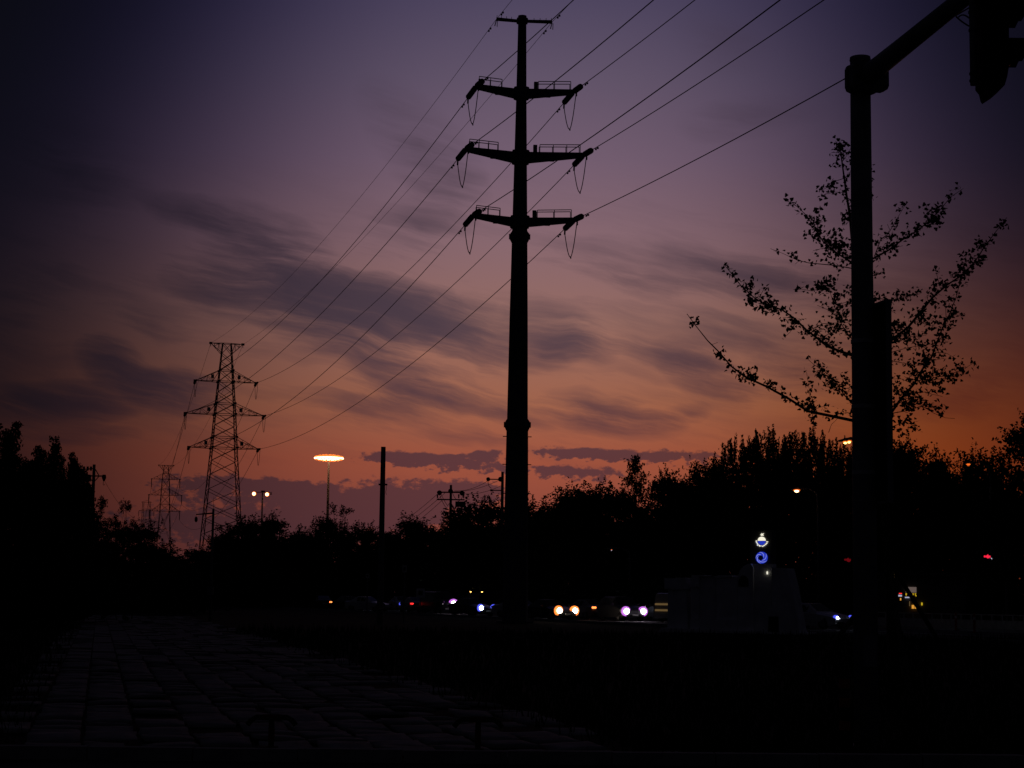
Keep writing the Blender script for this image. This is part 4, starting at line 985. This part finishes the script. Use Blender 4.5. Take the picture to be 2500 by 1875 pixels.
def street_lamp(px, py, Y, heads, label, lampm='sodium', r=.2):
    t = at(px, py, Y); o = thing('street_lamp', label, 'street lamp', (t.x, t.y, 0)); side = 1.6
    MB().tube([(side, 0, 0), (side, 0, t.z - 1), (side - .1, 0, t.z - .1), (side - .7, 0, t.z + .22), (.15, 0, t.z + .14)], [.1, .07, .06, .05, .04], 8).build('post', 'galvanised', o, True)
    for k, (hx_, hz_) in enumerate(heads):
        h = MB().tube([(hx_ + .5, 0, hz_ + .2), (hx_ + .1, 0, hz_ + .2), (hx_ - .4, 0, hz_ + .12)], [.06, .14, .06], 8).build('lamp_head', 'galvanised', o)
        MB().ball((hx_, -.02, hz_), r, 10, 6, .6).build('lamp_glass', lampm, h, True)
        MB().tube([(hx_, 0, hz_ + .06), (hx_, 0, hz_ + .11)], [r * 1.7, r * 1.4], 10).build('lamp_halo', 'sodium_halo', h)  # glowing collar added over the lamp glass imitates its glare
    for h in (1.2,): MB().box((side, -.1, h), (.12, .06, .3)).build('hatch', 'galvanised', o)
street_lamp(1945, 1199, 140, [(0, 0 + at(1945, 1199, 140).z)], 'street lamp glowing alone in front of the dark poplars', 'sodium_pink', .17)
zz = at(2068, 1081, 110).z
street_lamp(2068, 1081, 110, [(-.11, zz - .02), (.12, zz + .03)], 'street lamp with a yellow double lens just over the poplar tops', 'sodium', .1)
street_lamp(2364, 1136, 136, [(0, at(2364, 1136, 136).z)], 'dim orange street lamp half lost in the wood beyond the ginkgo', 'sodium_dim', .1)
street_lamp(1493, 1344, 158, [(0, at(1493, 1344, 158).z)], 'tiny white path lamp against the wood near the tubular pylon', 'sign_white', .045)
def far_signal(px, py, Y, label, m2=None, flip=1, rm='signal_red'):
    t = at(px, py, Y); o = thing('road_signal', label, 'traffic light', (t.x, t.y, 0))
    MB().tube([(flip * 1.1, 0, 0), (flip * 1.1, 0, t.z + .1), (0, 0, t.z + .1)], [.08, .07, .05], 8).build('post', 'galvanised', o)
    h = MB().box((0, .1, t.z - .25), (.36, .2, .95)).build('signal_housing', 'rubber', o); MB().tube([(0, -.03, t.z), (0, 0, t.z)], .14, 10).build('red_lens', rm, h)
    MB().box((-.14, -.02, t.z + .01), (.3, .02, .12)).build('red_arrow', rm, h)
    if m2: MB().box((.12, -.04, t.z - .13), (.2, .02, .1)).build('countdown_lens', m2, h)
far_signal(2413, 1359, 118, 'road signal showing a red lens with a white countdown below', 'sign_white')
far_signal(2072, 1367, 120, 'road signal with a dim red lens beside the traffic pole', None, 1, 'signal_red_dim')

# ------------------------------------------------------------------ entrance monument with lit emblems
MO = gnd(1780, 1546); MA = R(-24); mu = Vector((math.cos(MA), math.sin(MA), 0)); mnn = Vector((-math.sin(MA), math.cos(MA), 0))
mo = thing('entrance_monument', 'pale stone entrance monument of stacked blocks with a tall pillar carrying two lit emblems', 'monument', (MO.x, MO.y, 0), MA)
def mp(x, y, back=0.0):                                        # pixel -> (along, height) in the front plane, or `back` metres behind it
    d = ray(x, y); o = Vector((MO.x, MO.y, 0)) + mnn * back; t = (o - CAM).dot(mnn) / d.dot(mnn); P = CAM + d * t
    return ((P - o).dot(mu), P.z)
def block(name, pts, front, depth, m='stone', parent=None):
    poly = [mp(x, y, front) for x, y in pts]
    return MB().prism(poly[::-1], front, front + depth).build(name, m, parent or mo)
block('plinth', [(1612, 1533), (1966, 1546), (1970, 1560), (1606, 1548)], -.25, 2.2)
A_ = block('stone_block', [(1631, 1437), (1674, 1437), (1680, 1538), (1629, 1537)], .1, 1.1)
block('stone_cap', [(1622, 1411), (1648, 1412), (1649, 1410), (1672, 1410), (1677, 1424), (1678, 1438), (1640, 1440), (1636, 1437), (1622, 1438)], -.02, 1.3, parent=A_)
block('stone_slab', [(1670, 1412), (1690, 1412), (1690, 1440), (1678, 1436)], .75, .3)
B2 = block('stone_block', [(1688, 1433), (1706, 1433), (1706, 1512), (1686, 1512)], .05, 1.0)
block('stone_block', [(1706.5, 1407), (1748, 1408), (1748, 1540), (1706.5, 1539)], .12, .95)
block('stone_block', [(1748.5, 1411), (1800, 1410), (1800, 1541), (1748.5, 1540)], .0, 1.05)
block('stone_cap', [(1688, 1404), (1718, 1404), (1719, 1406), (1752, 1406), (1752, 1404), (1787, 1404), (1787, 1409), (1752, 1411), (1740, 1407), (1706, 1407), (1706, 1433), (1688, 1432)], -.06, 1.2, parent=B2)
block('stone_base', [(1684, 1513), (1800, 1513), (1800, 1543), (1684, 1541)], -.12, .1)
C2 = block('rounded_block', [(1800.5, 1424), (1801, 1408), (1806, 1393), (1814, 1383), (1824, 1377), (1832, 1376), (1838, 1384), (1839, 1544), (1800.5, 1543)], -.05, 1.1)
n_ = [mp(1803 + 12 * (1 - math.cos(a)), 1421 - 16 * math.sin(a), -.06) for a in [math.pi * k / 10 for k in range(11)]] + [mp(1827, 1432, -.06), mp(1803, 1432, -.06)]
MB().prism(n_[::-1], -.075, -.051).build('arched_niche', 'rubber', C2)
block('stone_block', [(1839.5, 1376.5), (1884, 1376.5), (1884, 1545), (1839.5, 1544)], .15, .8)
D2 = block('buttress', [(1884.5, 1386), (1921, 1387), (1932, 1430), (1953, 1549), (1884.5, 1547)], -.2, 1.3)
block('doorway', [(1876, 1505), (1900, 1505), (1901, 1547), (1875, 1546)], -.225, .02, 'rubber', D2)
P2 = block('pillar', [(1832, 1295), (1884, 1295), (1884, 1376), (1832, 1376)], .3, .7, 'wall_plaster')
MB().tube([(mp(1859, 1295, .6)[0], .6, mp(1859, 1295, .6)[1]), (mp(1859, 1262, .6)[0], .6, mp(1859, 1262, .6)[1])], [.05, .015], 6).build('finial', 'rust_red', P2)
def fl(name, poly, m, parent, off=.262, th=.03): return MB().prism([mp(x, y, off) for x, y in poly][::-1], off, off + th).build(name, m, parent)
def arcp(cx, cy, r, a0, a1, n=12): return [(cx + r * math.cos(R(a0 + (a1 - a0) * i / n)), cy - r * math.sin(R(a0 + (a1 - a0) * i / n))) for i in range(n + 1)]
em = link('upper_emblem', None, mo)
ex, ey = 1859.5, 1320
fl('globe_upper', arcp(ex, ey, 9.8, 0, 180), 'logo_cream', em); fl('globe_lower', arcp(ex, ey + .8, 9.5, 180, 360), 'logo_blue', em)
fl('crest', [(1859, 1308.6), (1855.5, 1305), (1859, 1304.5), (1858, 1301.5), (1861, 1303), (1865, 1301.5), (1862.6, 1305), (1864.5, 1308.4), (1861.5, 1307.2)], 'logo_cream', em, .24)
for a in (182, 196, 212, 228, 246, 264, 282, 300, 318, 334, 350):
    r_ = random.Random(a); q = [(ex + (13.2 + r_.uniform(-1, 1)) * math.cos(R(a)) + r_.uniform(1.3, 2.5) * math.cos(R(b)), ey + .5 - (13 + r_.uniform(-1, 1)) * math.sin(R(a)) - r_.uniform(1.0, 2.0) * math.sin(R(b))) for b in range(0, 360, 60)]
    fl('wreath_leaf', q, 'logo_cream' if a % 4 else 'logo_white', em, .24)
em = link('lower_emblem', None, mo); ex, ey = 1859.5, 1361.5
o_, i_ = arcp(ex, ey, 14.5, 0, 360, 28)[:-1], arcp(ex - 2.6, ey + .4, 6.2, 0, 360, 28)[:-1]
m = MB()
for off in (.262, .29):
    for p in o_ + i_: s_, z = mp(*p, .262); m.v.append((s_, off, z))
for k in range(28): k2 = (k + 1) % 28; m.f += [(k, 28 + k, 28 + k2, k2), (56 + k, 56 + k2, 84 + k2, 84 + k), (k, k2, 56 + k2, 56 + k), (28 + k, 84 + k, 84 + k2, 28 + k2)]
m.build('blue_ring', 'logo_blue', em)
for k in range(5):
    a0 = k * 72 + 10; pa, pb = [], []
    for j in range(9):
        t = j / 8; r_ = 6.8 + 7.4 * t; a = a0 + 105 * t; cx, cy = ex - 2.6 * (1 - t), ey + .4 * (1 - t); ww = .5 * math.sin(math.pi * (.15 + .8 * t)) + .12
        pa.append((cx + (r_ - ww) * math.cos(R(a)), cy - (r_ - ww) * math.sin(R(a)))); pb.append((cx + (r_ + ww) * math.cos(R(a)), cy - (r_ + ww) * math.sin(R(a))))
    m = MB()
    for j in range(8):
        q = [mp(*p, .24) for p in (pa[j], pa[j + 1], pb[j + 1], pb[j])]; m.quad(*[(s_, .245, z) for s_, z in q])
    m.build('swirl_blade', 'logo_pale', em)
s_, z = mp(1873, 1398.5, .1); MB().ball((s_, .1, z), .035, 8, 6, 2.2).build('spot_lamp', 'logo_cream', mo, True)

# ------------------------------------------------------------------ cars
def loft(rings):
    m = MB(); k = len(rings[0])
    for r_ in rings: m.v += r_
    for i in range(len(rings) - 1):
        for j in range(k): j2 = (j + 1) % k; m.f.append((i * k + j, i * k + j2, (i + 1) * k + j2, (i + 1) * k + j))
    m.f.append(tuple(range(k))[::-1]); m.f.append(tuple((len(rings) - 1) * k + j for j in range(k))); return m
ST_ = {  # x, half width, sill z, belt z, top z, half width of top
 'sedan': [(2.28, .60, .40, .55, .60, .5), (2.16, .80, .28, .62, .68, .66), (1.9, .88, .2, .68, .76, .76), (1.2, .91, .18, .80, .88, .78), (.82, .91, .18, .86, .95, .76), (.05, .91, .18, .90, 1.42, .58), (-.85, .91, .18, .90, 1.43, .57), (-1.6, .90, .2, .92, 1.03, .68), (-2.05, .86, .26, .90, .99, .70), (-2.24, .72, .4, .78, .88, .6)],
 'suv': [(2.22, .64, .46, .66, .72, .54), (2.1, .84, .34, .76, .84, .7), (1.8, .92, .26, .84, .94, .8), (1.15, .94, .24, .96, 1.04, .8), (.9, .94, .24, 1.0, 1.10, .78), (.3, .94, .24, 1.04, 1.66, .64), (-1.5, .94, .24, 1.04, 1.68, .62), (-2.0, .92, .28, 1.02, 1.50, .62), (-2.2, .84, .4, .96, 1.06, .68)],
 'van': [(2.3, .7, .4, .7, .8, .62), (2.2, .86, .3, .84, .96, .74), (1.7, .93, .25, 1.02, 1.16, .8), (1.1, .95, .25, 1.06, 1.92, .76), (-2.1, .95, .25, 1.06, 1.96, .76), (-2.3, .92, .3, 1.0, 1.9, .74)]}
def station(kind, x):
    S_ = ST_[kind]
    for a, b in zip(S_, S_[1:]):
        if b[0] <= x <= a[0]: t = (a[0] - x) / (a[0] - b[0]); return [a[i] + (b[i] - a[i]) * t for i in range(6)]
    return S_[0] if x > 0 else S_[-1]
def car(px, py, zl, phi, label, kind='sedan', paint='car_dark', head=None, rim=None, tail=None, rear=False, lit=(1, 1), rl=.115, extra=None, cat='car', group='vehicles on the road'):  # rim: glow material round the headlight bulb, imitates glare
    g_ = gnd(px, py, zl); fw = Vector((math.sin(R(phi)), -math.cos(R(phi)), 0))
    if rear: fw = -fw
    o0 = Vector((g_.x, g_.y, 0)) - fw * (-2.15 if rear else 2.12)
    o = thing('van' if kind == 'van' else 'car', label, cat, (o0.x, o0.y, 0), math.atan2(fw.y, fw.x), group)
    rings = []
    for x, w_, zs_, zb_2, zt_, wt in ST_[kind]:
        half = [(w_ * .96, zs_), (w_, (zs_ + zb_2) / 2), (w_, zb_2 - .03), (w_ * .965, zb_2 + .015), (wt * 1.03, zt_ - .05), (wt * .9, zt_)]
        rings.append([(x, y, z) for y, z in half] + [(x, -y, z) for y, z in half[::-1]])
    body = loft(rings).build('body', paint, o)
    S_ = ST_[kind]; wi = [i for i in range(len(S_) - 1) if S_[i][4] - S_[i][3] < .3 and S_[i + 1][4] - S_[i + 1][3] > .35][0]; we = [i for i in range(len(S_) - 1) if S_[i][4] - S_[i][3] > .35][-1]
    def pane(name, i, t0, t1, e=.008):
        a, b = S_[i], S_[i + 1]; m = MB(); q = []
        for t in (t0, t1):
            x, wt, zt_ = (a[k] + (b[k] - a[k]) * t for k in (0, 5, 4)); q.append(((x, wt * .86, zt_), (x, -wt * .86, zt_)))
        nrm = Vector(((S_[i + 1][4] - S_[i][4]), 0, (S_[i][0] - S_[i + 1][0]))).normalized() * e
        m.quad(*(Vector(v) + nrm for v in (q[0][0], q[0][1], q[1][1], q[1][0]))); return m.build(name, 'glass', o)
    pane('windscreen', wi, .12, .92)
    if S_[we][4] - S_[we + 1][4] > .2: pane('rear_window', we, .08, .85)
    xf, xr = S_[wi + 1][0], S_[we][0]
    for sd in (-1, 1):
        for x0, x1 in ((xf + .12, (xf + xr) / 2 + .04), ((xf + xr) / 2 - .04, xr + .05)):
            m = MB(); q = []
            for x in (x0, x1):
                s_ = station(kind, x); q.append([(x, sd * (s_[1] * .965 + (s_[5] * 1.03 - s_[1] * .965) * f + .008), s_[3] + .015 + (s_[4] - .05 - s_[3] - .015) * f) for f in (.08, .9)])
            m.quad(q[0][0], q[0][1], q[1][1], q[1][0]); m.build('side_window', 'glass', o)
        MB().box((xf + .35 if kind != 'van' else 1.5, sd * 1.0, S_[wi][3] + .12), (.12, .2, .13)).build('mirror', paint, o)
        for x in (1.35, -1.35):
            wy = sd * .80; wh = MB().tube([(x, wy - .1, .33), (x, wy + .1, .33)], .33, 18).build('wheel', 'rubber', o)
            MB().tube([(x, wy + sd * .095, .33), (x, wy + sd * .108, .33)], [.21, .19], 12).build('rim', 'galvanised', wh)
    MB().box((2.24, 0, .36), (.1, 1.3, .14)).build('front_bumper', 'rubber', o); MB().box((-2.24, 0, .42), (.1, 1.4, .16)).build('rear_bumper', 'rubber', o)
    MB().box((2.30, 0, .42), (.02, .44, .13)).build('number_plate', 'paint_white', o); MB().box((-2.30, 0, .6), (.02, .44, .13)).build('number_plate', 'paint_white', o)
    for k, sd in enumerate((-1, 1)):
        on = head and lit[k]
        h = MB().tube([(2.02, sd * .66, zl), (2.17, sd * .64, zl), (2.20, sd * .64, zl)], [rl * 1.8, rl * 1.8, rl * 1.4], 14).build('headlight', rim if on and rim else 'glass', o)  # coloured glow round the bulb imitates glare; the bulb is enlarged likewise
        MB().ball((2.20, sd * .64, zl), rl, 10, 6).build('bulb', head if on else 'glass', h, True)
        tl_ = MB().box((-2.17, sd * .68, zl + .12 if not rear else zl), (.16, .28, .14)).build('tail_light', tail if tail and lit[k] else 'rust_red', o)
    if extra: extra(o)
    return o
def beacon(o): 
    MB().box((-.3, 0, 1.52), (.25, .5, .12)).build('roof_sign', 'glow_warm', o)
def roofbar(o):
    for y in (-.6, .6): MB().box((.9, y, 2.0), (.08, .14, .06)).build('marker_lamp', 'sodium', o)
car(1383.5, 1491, .66, 31, 'dark car with two glaring warm orange headlights beside the tubular pylon', 'sedan', 'car_dark', 'head_warm', 'head_warm_halo', rl=.19)
car(1334, 1487, .68, 60, 'silver car with bluish headlights half behind the orange-lit car', 'sedan', 'car_white', 'head_blue', 'head_blue_halo', rl=.07)
car(1190, 1484.5, .66, 36, 'dark car with blue-white headlights on the other side of the tubular pylon', 'sedan', 'car_dark', 'head_blue', 'head_blue_halo', rl=.17)
car(1190, 1473, .9, 22, 'van with roof marker lamps and a red tail light behind the blue-lit car', 'van', 'car_dark', tail='tail_hot', rear=True, lit=(0, 1), extra=roofbar, cat='van')
car(1549, 1492.5, .68, 22, 'dark car with two violet-white headlights nearest the stone monument', 'suv', 'car_dark', 'head_violet', 'head_violet_halo', rl=.19)
car(1468, 1483.5, .86, 34, 'silver car showing small red tail lights between the orange-lit and violet-lit cars', 'sedan', 'car_silver', tail='tail_hot', rear=True)
car(2060, 1508.6, .64, 40, 'white car with slim blue headlights seen past the traffic pole', 'sedan', 'car_white', 'head_blue', 'head_blue_halo', rl=.085)
car(993.5, 1474.6, .66, 20, 'white car with small blue-white headlights beyond the thin sign post', 'sedan', 'car_white', 'head_blue', 'head_blue_halo', rl=.11)
car(1023, 1474, .82, 16, 'car showing both red tail lights under the white notice board', 'sedan', 'car_silver', tail='tail', rear=True)
car(1091, 1474.6, .85, 24, 'dark van with a single dazzling pink-white headlight under the transformer pole', 'van', 'car_dark', 'head_violet', 'head_violet_halo', lit=(0, 1), rl=.26, cat='van')
car(1072, 1477, .68, 38, 'dark taxi with a small green lamp in its windscreen', 'sedan', 'car_dark', extra=lambda o: (MB().box((.55, 0, 1.02), (.05, .34, .16)).build('vacant_lamp', 'green', o), MB().box((-.3, 0, 1.5), (.22, .45, .12)).build('roof_sign', 'glow_warm', o)))
car(872, 1475, .62, 28, 'distant dark car with one blue-white headlight beyond the bare concrete post', 'sedan', 'car_dark', 'head_blue', 'head_blue_halo', lit=(0, 1), rl=.12)
car(792, 1469.6, .75, 14, 'farthest car with one orange tail light', 'sedan', 'car_dark', tail='tail_hot', rear=True, lit=(1, 0))
car(1282, 1476.8, .86, 18, 'car with a red tail light just clear of the tubular pylon', 'sedan', 'car_dark', tail='tail_hot', rear=True, lit=(1, 1))
car(1660, 1481.5, 1.0, 20, 'dark car with a red tail light hidden behind the monument blocks', 'suv', 'car_dark', tail='tail', rear=True)
car(1846, 1474, 1.35, 16, 'dark van with a high red tail light hidden behind the monument buttress', 'van', 'car_dark', tail='tail', rear=True, cat='van')
car(945, 1478, .6, 62, 'pale car without lights turning beside the bare concrete post', 'sedan', 'car_white')
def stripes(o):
    for z in (.8, 1.2): MB().box((-2.33, .3, z), (.02, 1.0, .12)).build('reflective_stripe_glow', 'glow_warm', o)  # reflective stripes; the shine of headlights on them is painted as glow
car(1628, 1490, .8, -32, 'van with two lit stripes on its back doors beside the monument', 'van', 'car_white', rear=True, extra=stripes, cat='van')  # the stripes are reflective; headlight shine on them is painted as glow

# ------------------------------------------------------------------ guard rail, roadside shop, signs
ga, gb2 = gnd(2120, 1527), gnd(2560, 1541); gd = (gb2 - ga); gL = gd.length; gyaw = math.atan2(gd.y, gd.x)
gr_ = thing('guard_rail', 'white low guard rail of panels with a top bar beyond the staked ginkgo', 'guard rail', ga, gyaw); sp_ = .92
k = 0
pm = MB().box((0, 0, .28), (sp_ - .03, .12, .52)).mesh('panel', 'paint_white'); po = MB().box((0, 0, .45), (.05, .08, .9)).mesh('post', 'paint_white'); tb_ = MB().box((0, 0, .86), (sp_ - .06, .06, .06)).mesh('top_bar', 'paint_white')
while k * sp_ < gL:
    link('panel', pm, gr_, (k * sp_ + sp_ / 2, 0, 0)); link('post', po, gr_, (k * sp_, .0, 0)); link('top_bar', tb_, gr_, (k * sp_ + sp_ / 2, 0, 0)); k += 1
for x, y in ((2379, 1546), (2334, 1540)):
    p = gnd(x, y); o = thing('lane_post', 'slim red lane post standing before the white guard rail', 'bollard', p, 0, 'red lane posts'); MB().tube([(0, 0, .03), (0, 0, 1.0), (0, 0, 1.06)], [.07, .06, .02], 10).build('post', 'paint_red', o); MB().tube([(0, 0, 0), (0, 0, .04)], .16, 12).build('base', 'rubber', o)
    MB().tube([(0, 0, .7), (0, 0, .82)], .068, 10).build('band', 'paint_white', o)
SY = 128.0
s0 = at(2225, 1456, SY); shp = thing('roadside_shop', 'low roadside shop with a yellow lit name board glimpsed behind the ginkgo stakes', 'shop', (s0.x, s0.y, 0))
Sx = lambda x, y: at(x, y, SY) - Vector((s0.x, s0.y, 0))
MB().box((.6, 2.6, 1.7), (6.4, 5, 3.4)).build('wall', 'wall_plaster', shp); MB().box((.6, 2.5, 3.5), (6.8, 5.6, .2)).build('roof', 'wall_plaster', shp)
def sb(name, x0, y0, x1, y1, m, parent=shp, off=-.02, th=.08):
    a, b = Sx(x0, y0), Sx(x1, y1); return MB().box(((a.x + b.x) / 2, off, (a.z + b.z) / 2), (abs(b.x - a.x), th, abs(a.z - b.z))).build(name, m, parent)
ub = sb('upper_panel', 2211, 1433, 2237, 1447, 'sign_pale'); nb_ = sb('name_board', 2208, 1447.5, 2238, 1456, 'rust_red')
rs = random.Random(4)
for k in range(5):                                             # glyphs on the board, too small to read
    x = 2210 + k * 5.6
    for j in range(4): xx, yy = x + rs.uniform(0, 3), 1449 + rs.uniform(0, 5); sb('glyph_stroke', xx, yy, xx + rs.uniform(.7, 2.4), yy + rs.uniform(.7, 2.2), 'sign_yellow', nb_, -.08, .02)
    sb('glyph_stroke', x, 1448.6, x + 3.6, 1449.6, 'sign_yellow', nb_, -.08, .02); sb('glyph_stroke', x + 1.4, 1449, x + 2.3, 1455, 'sign_yellow', nb_, -.08, .02)
for k in range(7): sb('lamp', 2209.5 + k * 2.2, 1457, 2211 + k * 2.2, 1460, 'sign_white')
dw = sb('lit_window', 2226, 1477, 2237, 1486, 'sign_warm'); sb('window_bar', 2231, 1477, 2232, 1486, 'rubber', dw, -.08, .02)
sb('lit_window', 2249, 1471, 2252, 1478, 'sign_yellow'); sb('door_lamp', 2220, 1468, 2221.5, 1480, 'glow_warm')
pb = at(2197, 1456, SY - 1); o = thing('sign_box', 'small lit sign box in red and violet white beside the shop name board', 'sign', (pb.x, pb.y, 0))
MB().tube([(0, 0, 0), (0, 0, 2.6)], .05, 6).build('post', 'galvanised', o); bx_ = MB().box((0, -.02, 1.9), (.3, .12, .62)).build('box', 'rust_red', o)
MB().box((0, -.09, 1.98), (.24, .02, .12)).build('white_panel', 'sign_white', bx_); MB().box((.02, -.09, 2.13), (.2, .02, .05)).build('red_panel', 'tail', bx_); MB().box((.03, -.09, 1.74), (.08, .02, .16)).build('orange_panel', 'sign_warm', bx_)
pb = at(2180, 1456, SY - 2); o = thing('vertical_sign', 'narrow upright sign with a column of dim yellow characters', 'sign', (pb.x, pb.y, 0))
MB().tube([(-.1, .05, 0), (-.1, .05, 3.6)], .06, 6).build('post', 'galvanised', o); bd = MB().box((0, 0, 2.85), (.3, .1, 1.7)).build('board', 'rubber', o)
for k in range(9): MB().box((rs.uniform(-.05, .05), -.06, 3.58 - k * .18), (rs.uniform(.1, .2), .02, .05)).build('character', 'glow_warm', bd); MB().box((rs.uniform(-.06, .06), -.06, 3.52 - k * .18), (.05, .02, .07)).build('character', 'glow_warm', bd)
def post_sign(x, ytop, ybot, Y, board, label, name='sign_post', bm='paint_white'):
    t = at(x, ytop, Y); o = thing(name, label, 'sign', (t.x, t.y, 0)); MB().tube([(0, 0, 0), (0, 0, t.z)], .045, 8).build('post', 'galvanised', o)
    if board:
        bw, bh, dz = board; b_ = MB().box((0, -.06, t.z - dz), (bw, .03, bh)).build('board', bm, o); MB().box((0, -.08, t.z - dz), (bw * .5, .01, bh * .5)).build('symbol', 'rubber', b_)
post_sign(897.5, 1400, 1460, 150, (.3, .34, .2), 'thin sign post with a small plate near the bare concrete post')
post_sign(988, 1380, 1490, 104, (.25, .4, .2), 'tall thin sign post rising from the grass before the white car')
post_sign(1027, 1434, 1466, 150, (.7, .75, .45), 'white notice board on a post above the red tail lights', 'notice_board')
post_sign(1507, 1434, 1480, 157, (.26, .36, .2), 'small plate on a short post behind the violet-lit car')
# a grey cabinet and a low wall at the far end of the path
p = gnd(356, 1472); o = thing('service_cabinet', 'pale grey service cabinet standing by the far end of the paved path', 'cabinet', p, R(-8))
MB().box((0, 0, .95), (1.0, .7, 1.8)).build('body', 'galvanised', o); MB().box((0, -.36, .98), (.92, .03, 1.6)).build('door', 'signal_grey', o); MB().box((0, 0, 1.88), (1.12, .82, .07)).build('roof', 'galvanised', o); MB().box((0, 0, .03), (1.1, .8, .1)).build('plinth', 'concrete', o)
a, b = gnd(470, 1479), gnd(780, 1480); a.y = b.y = 150; d = b - a
lw = thing('low_wall', 'long low concrete wall beyond the grass under the trees', 'wall', a, 0)
for k in range(int(d.length / 1.5)): MB().box((k * 1.5 + .75, 0, .3), (1.47, .25, .62)).build('wall_block', 'concrete', lw); MB().box((k * 1.5 + .75, 0, .64), (1.49, .32, .07)).build('coping', 'concrete', lw)
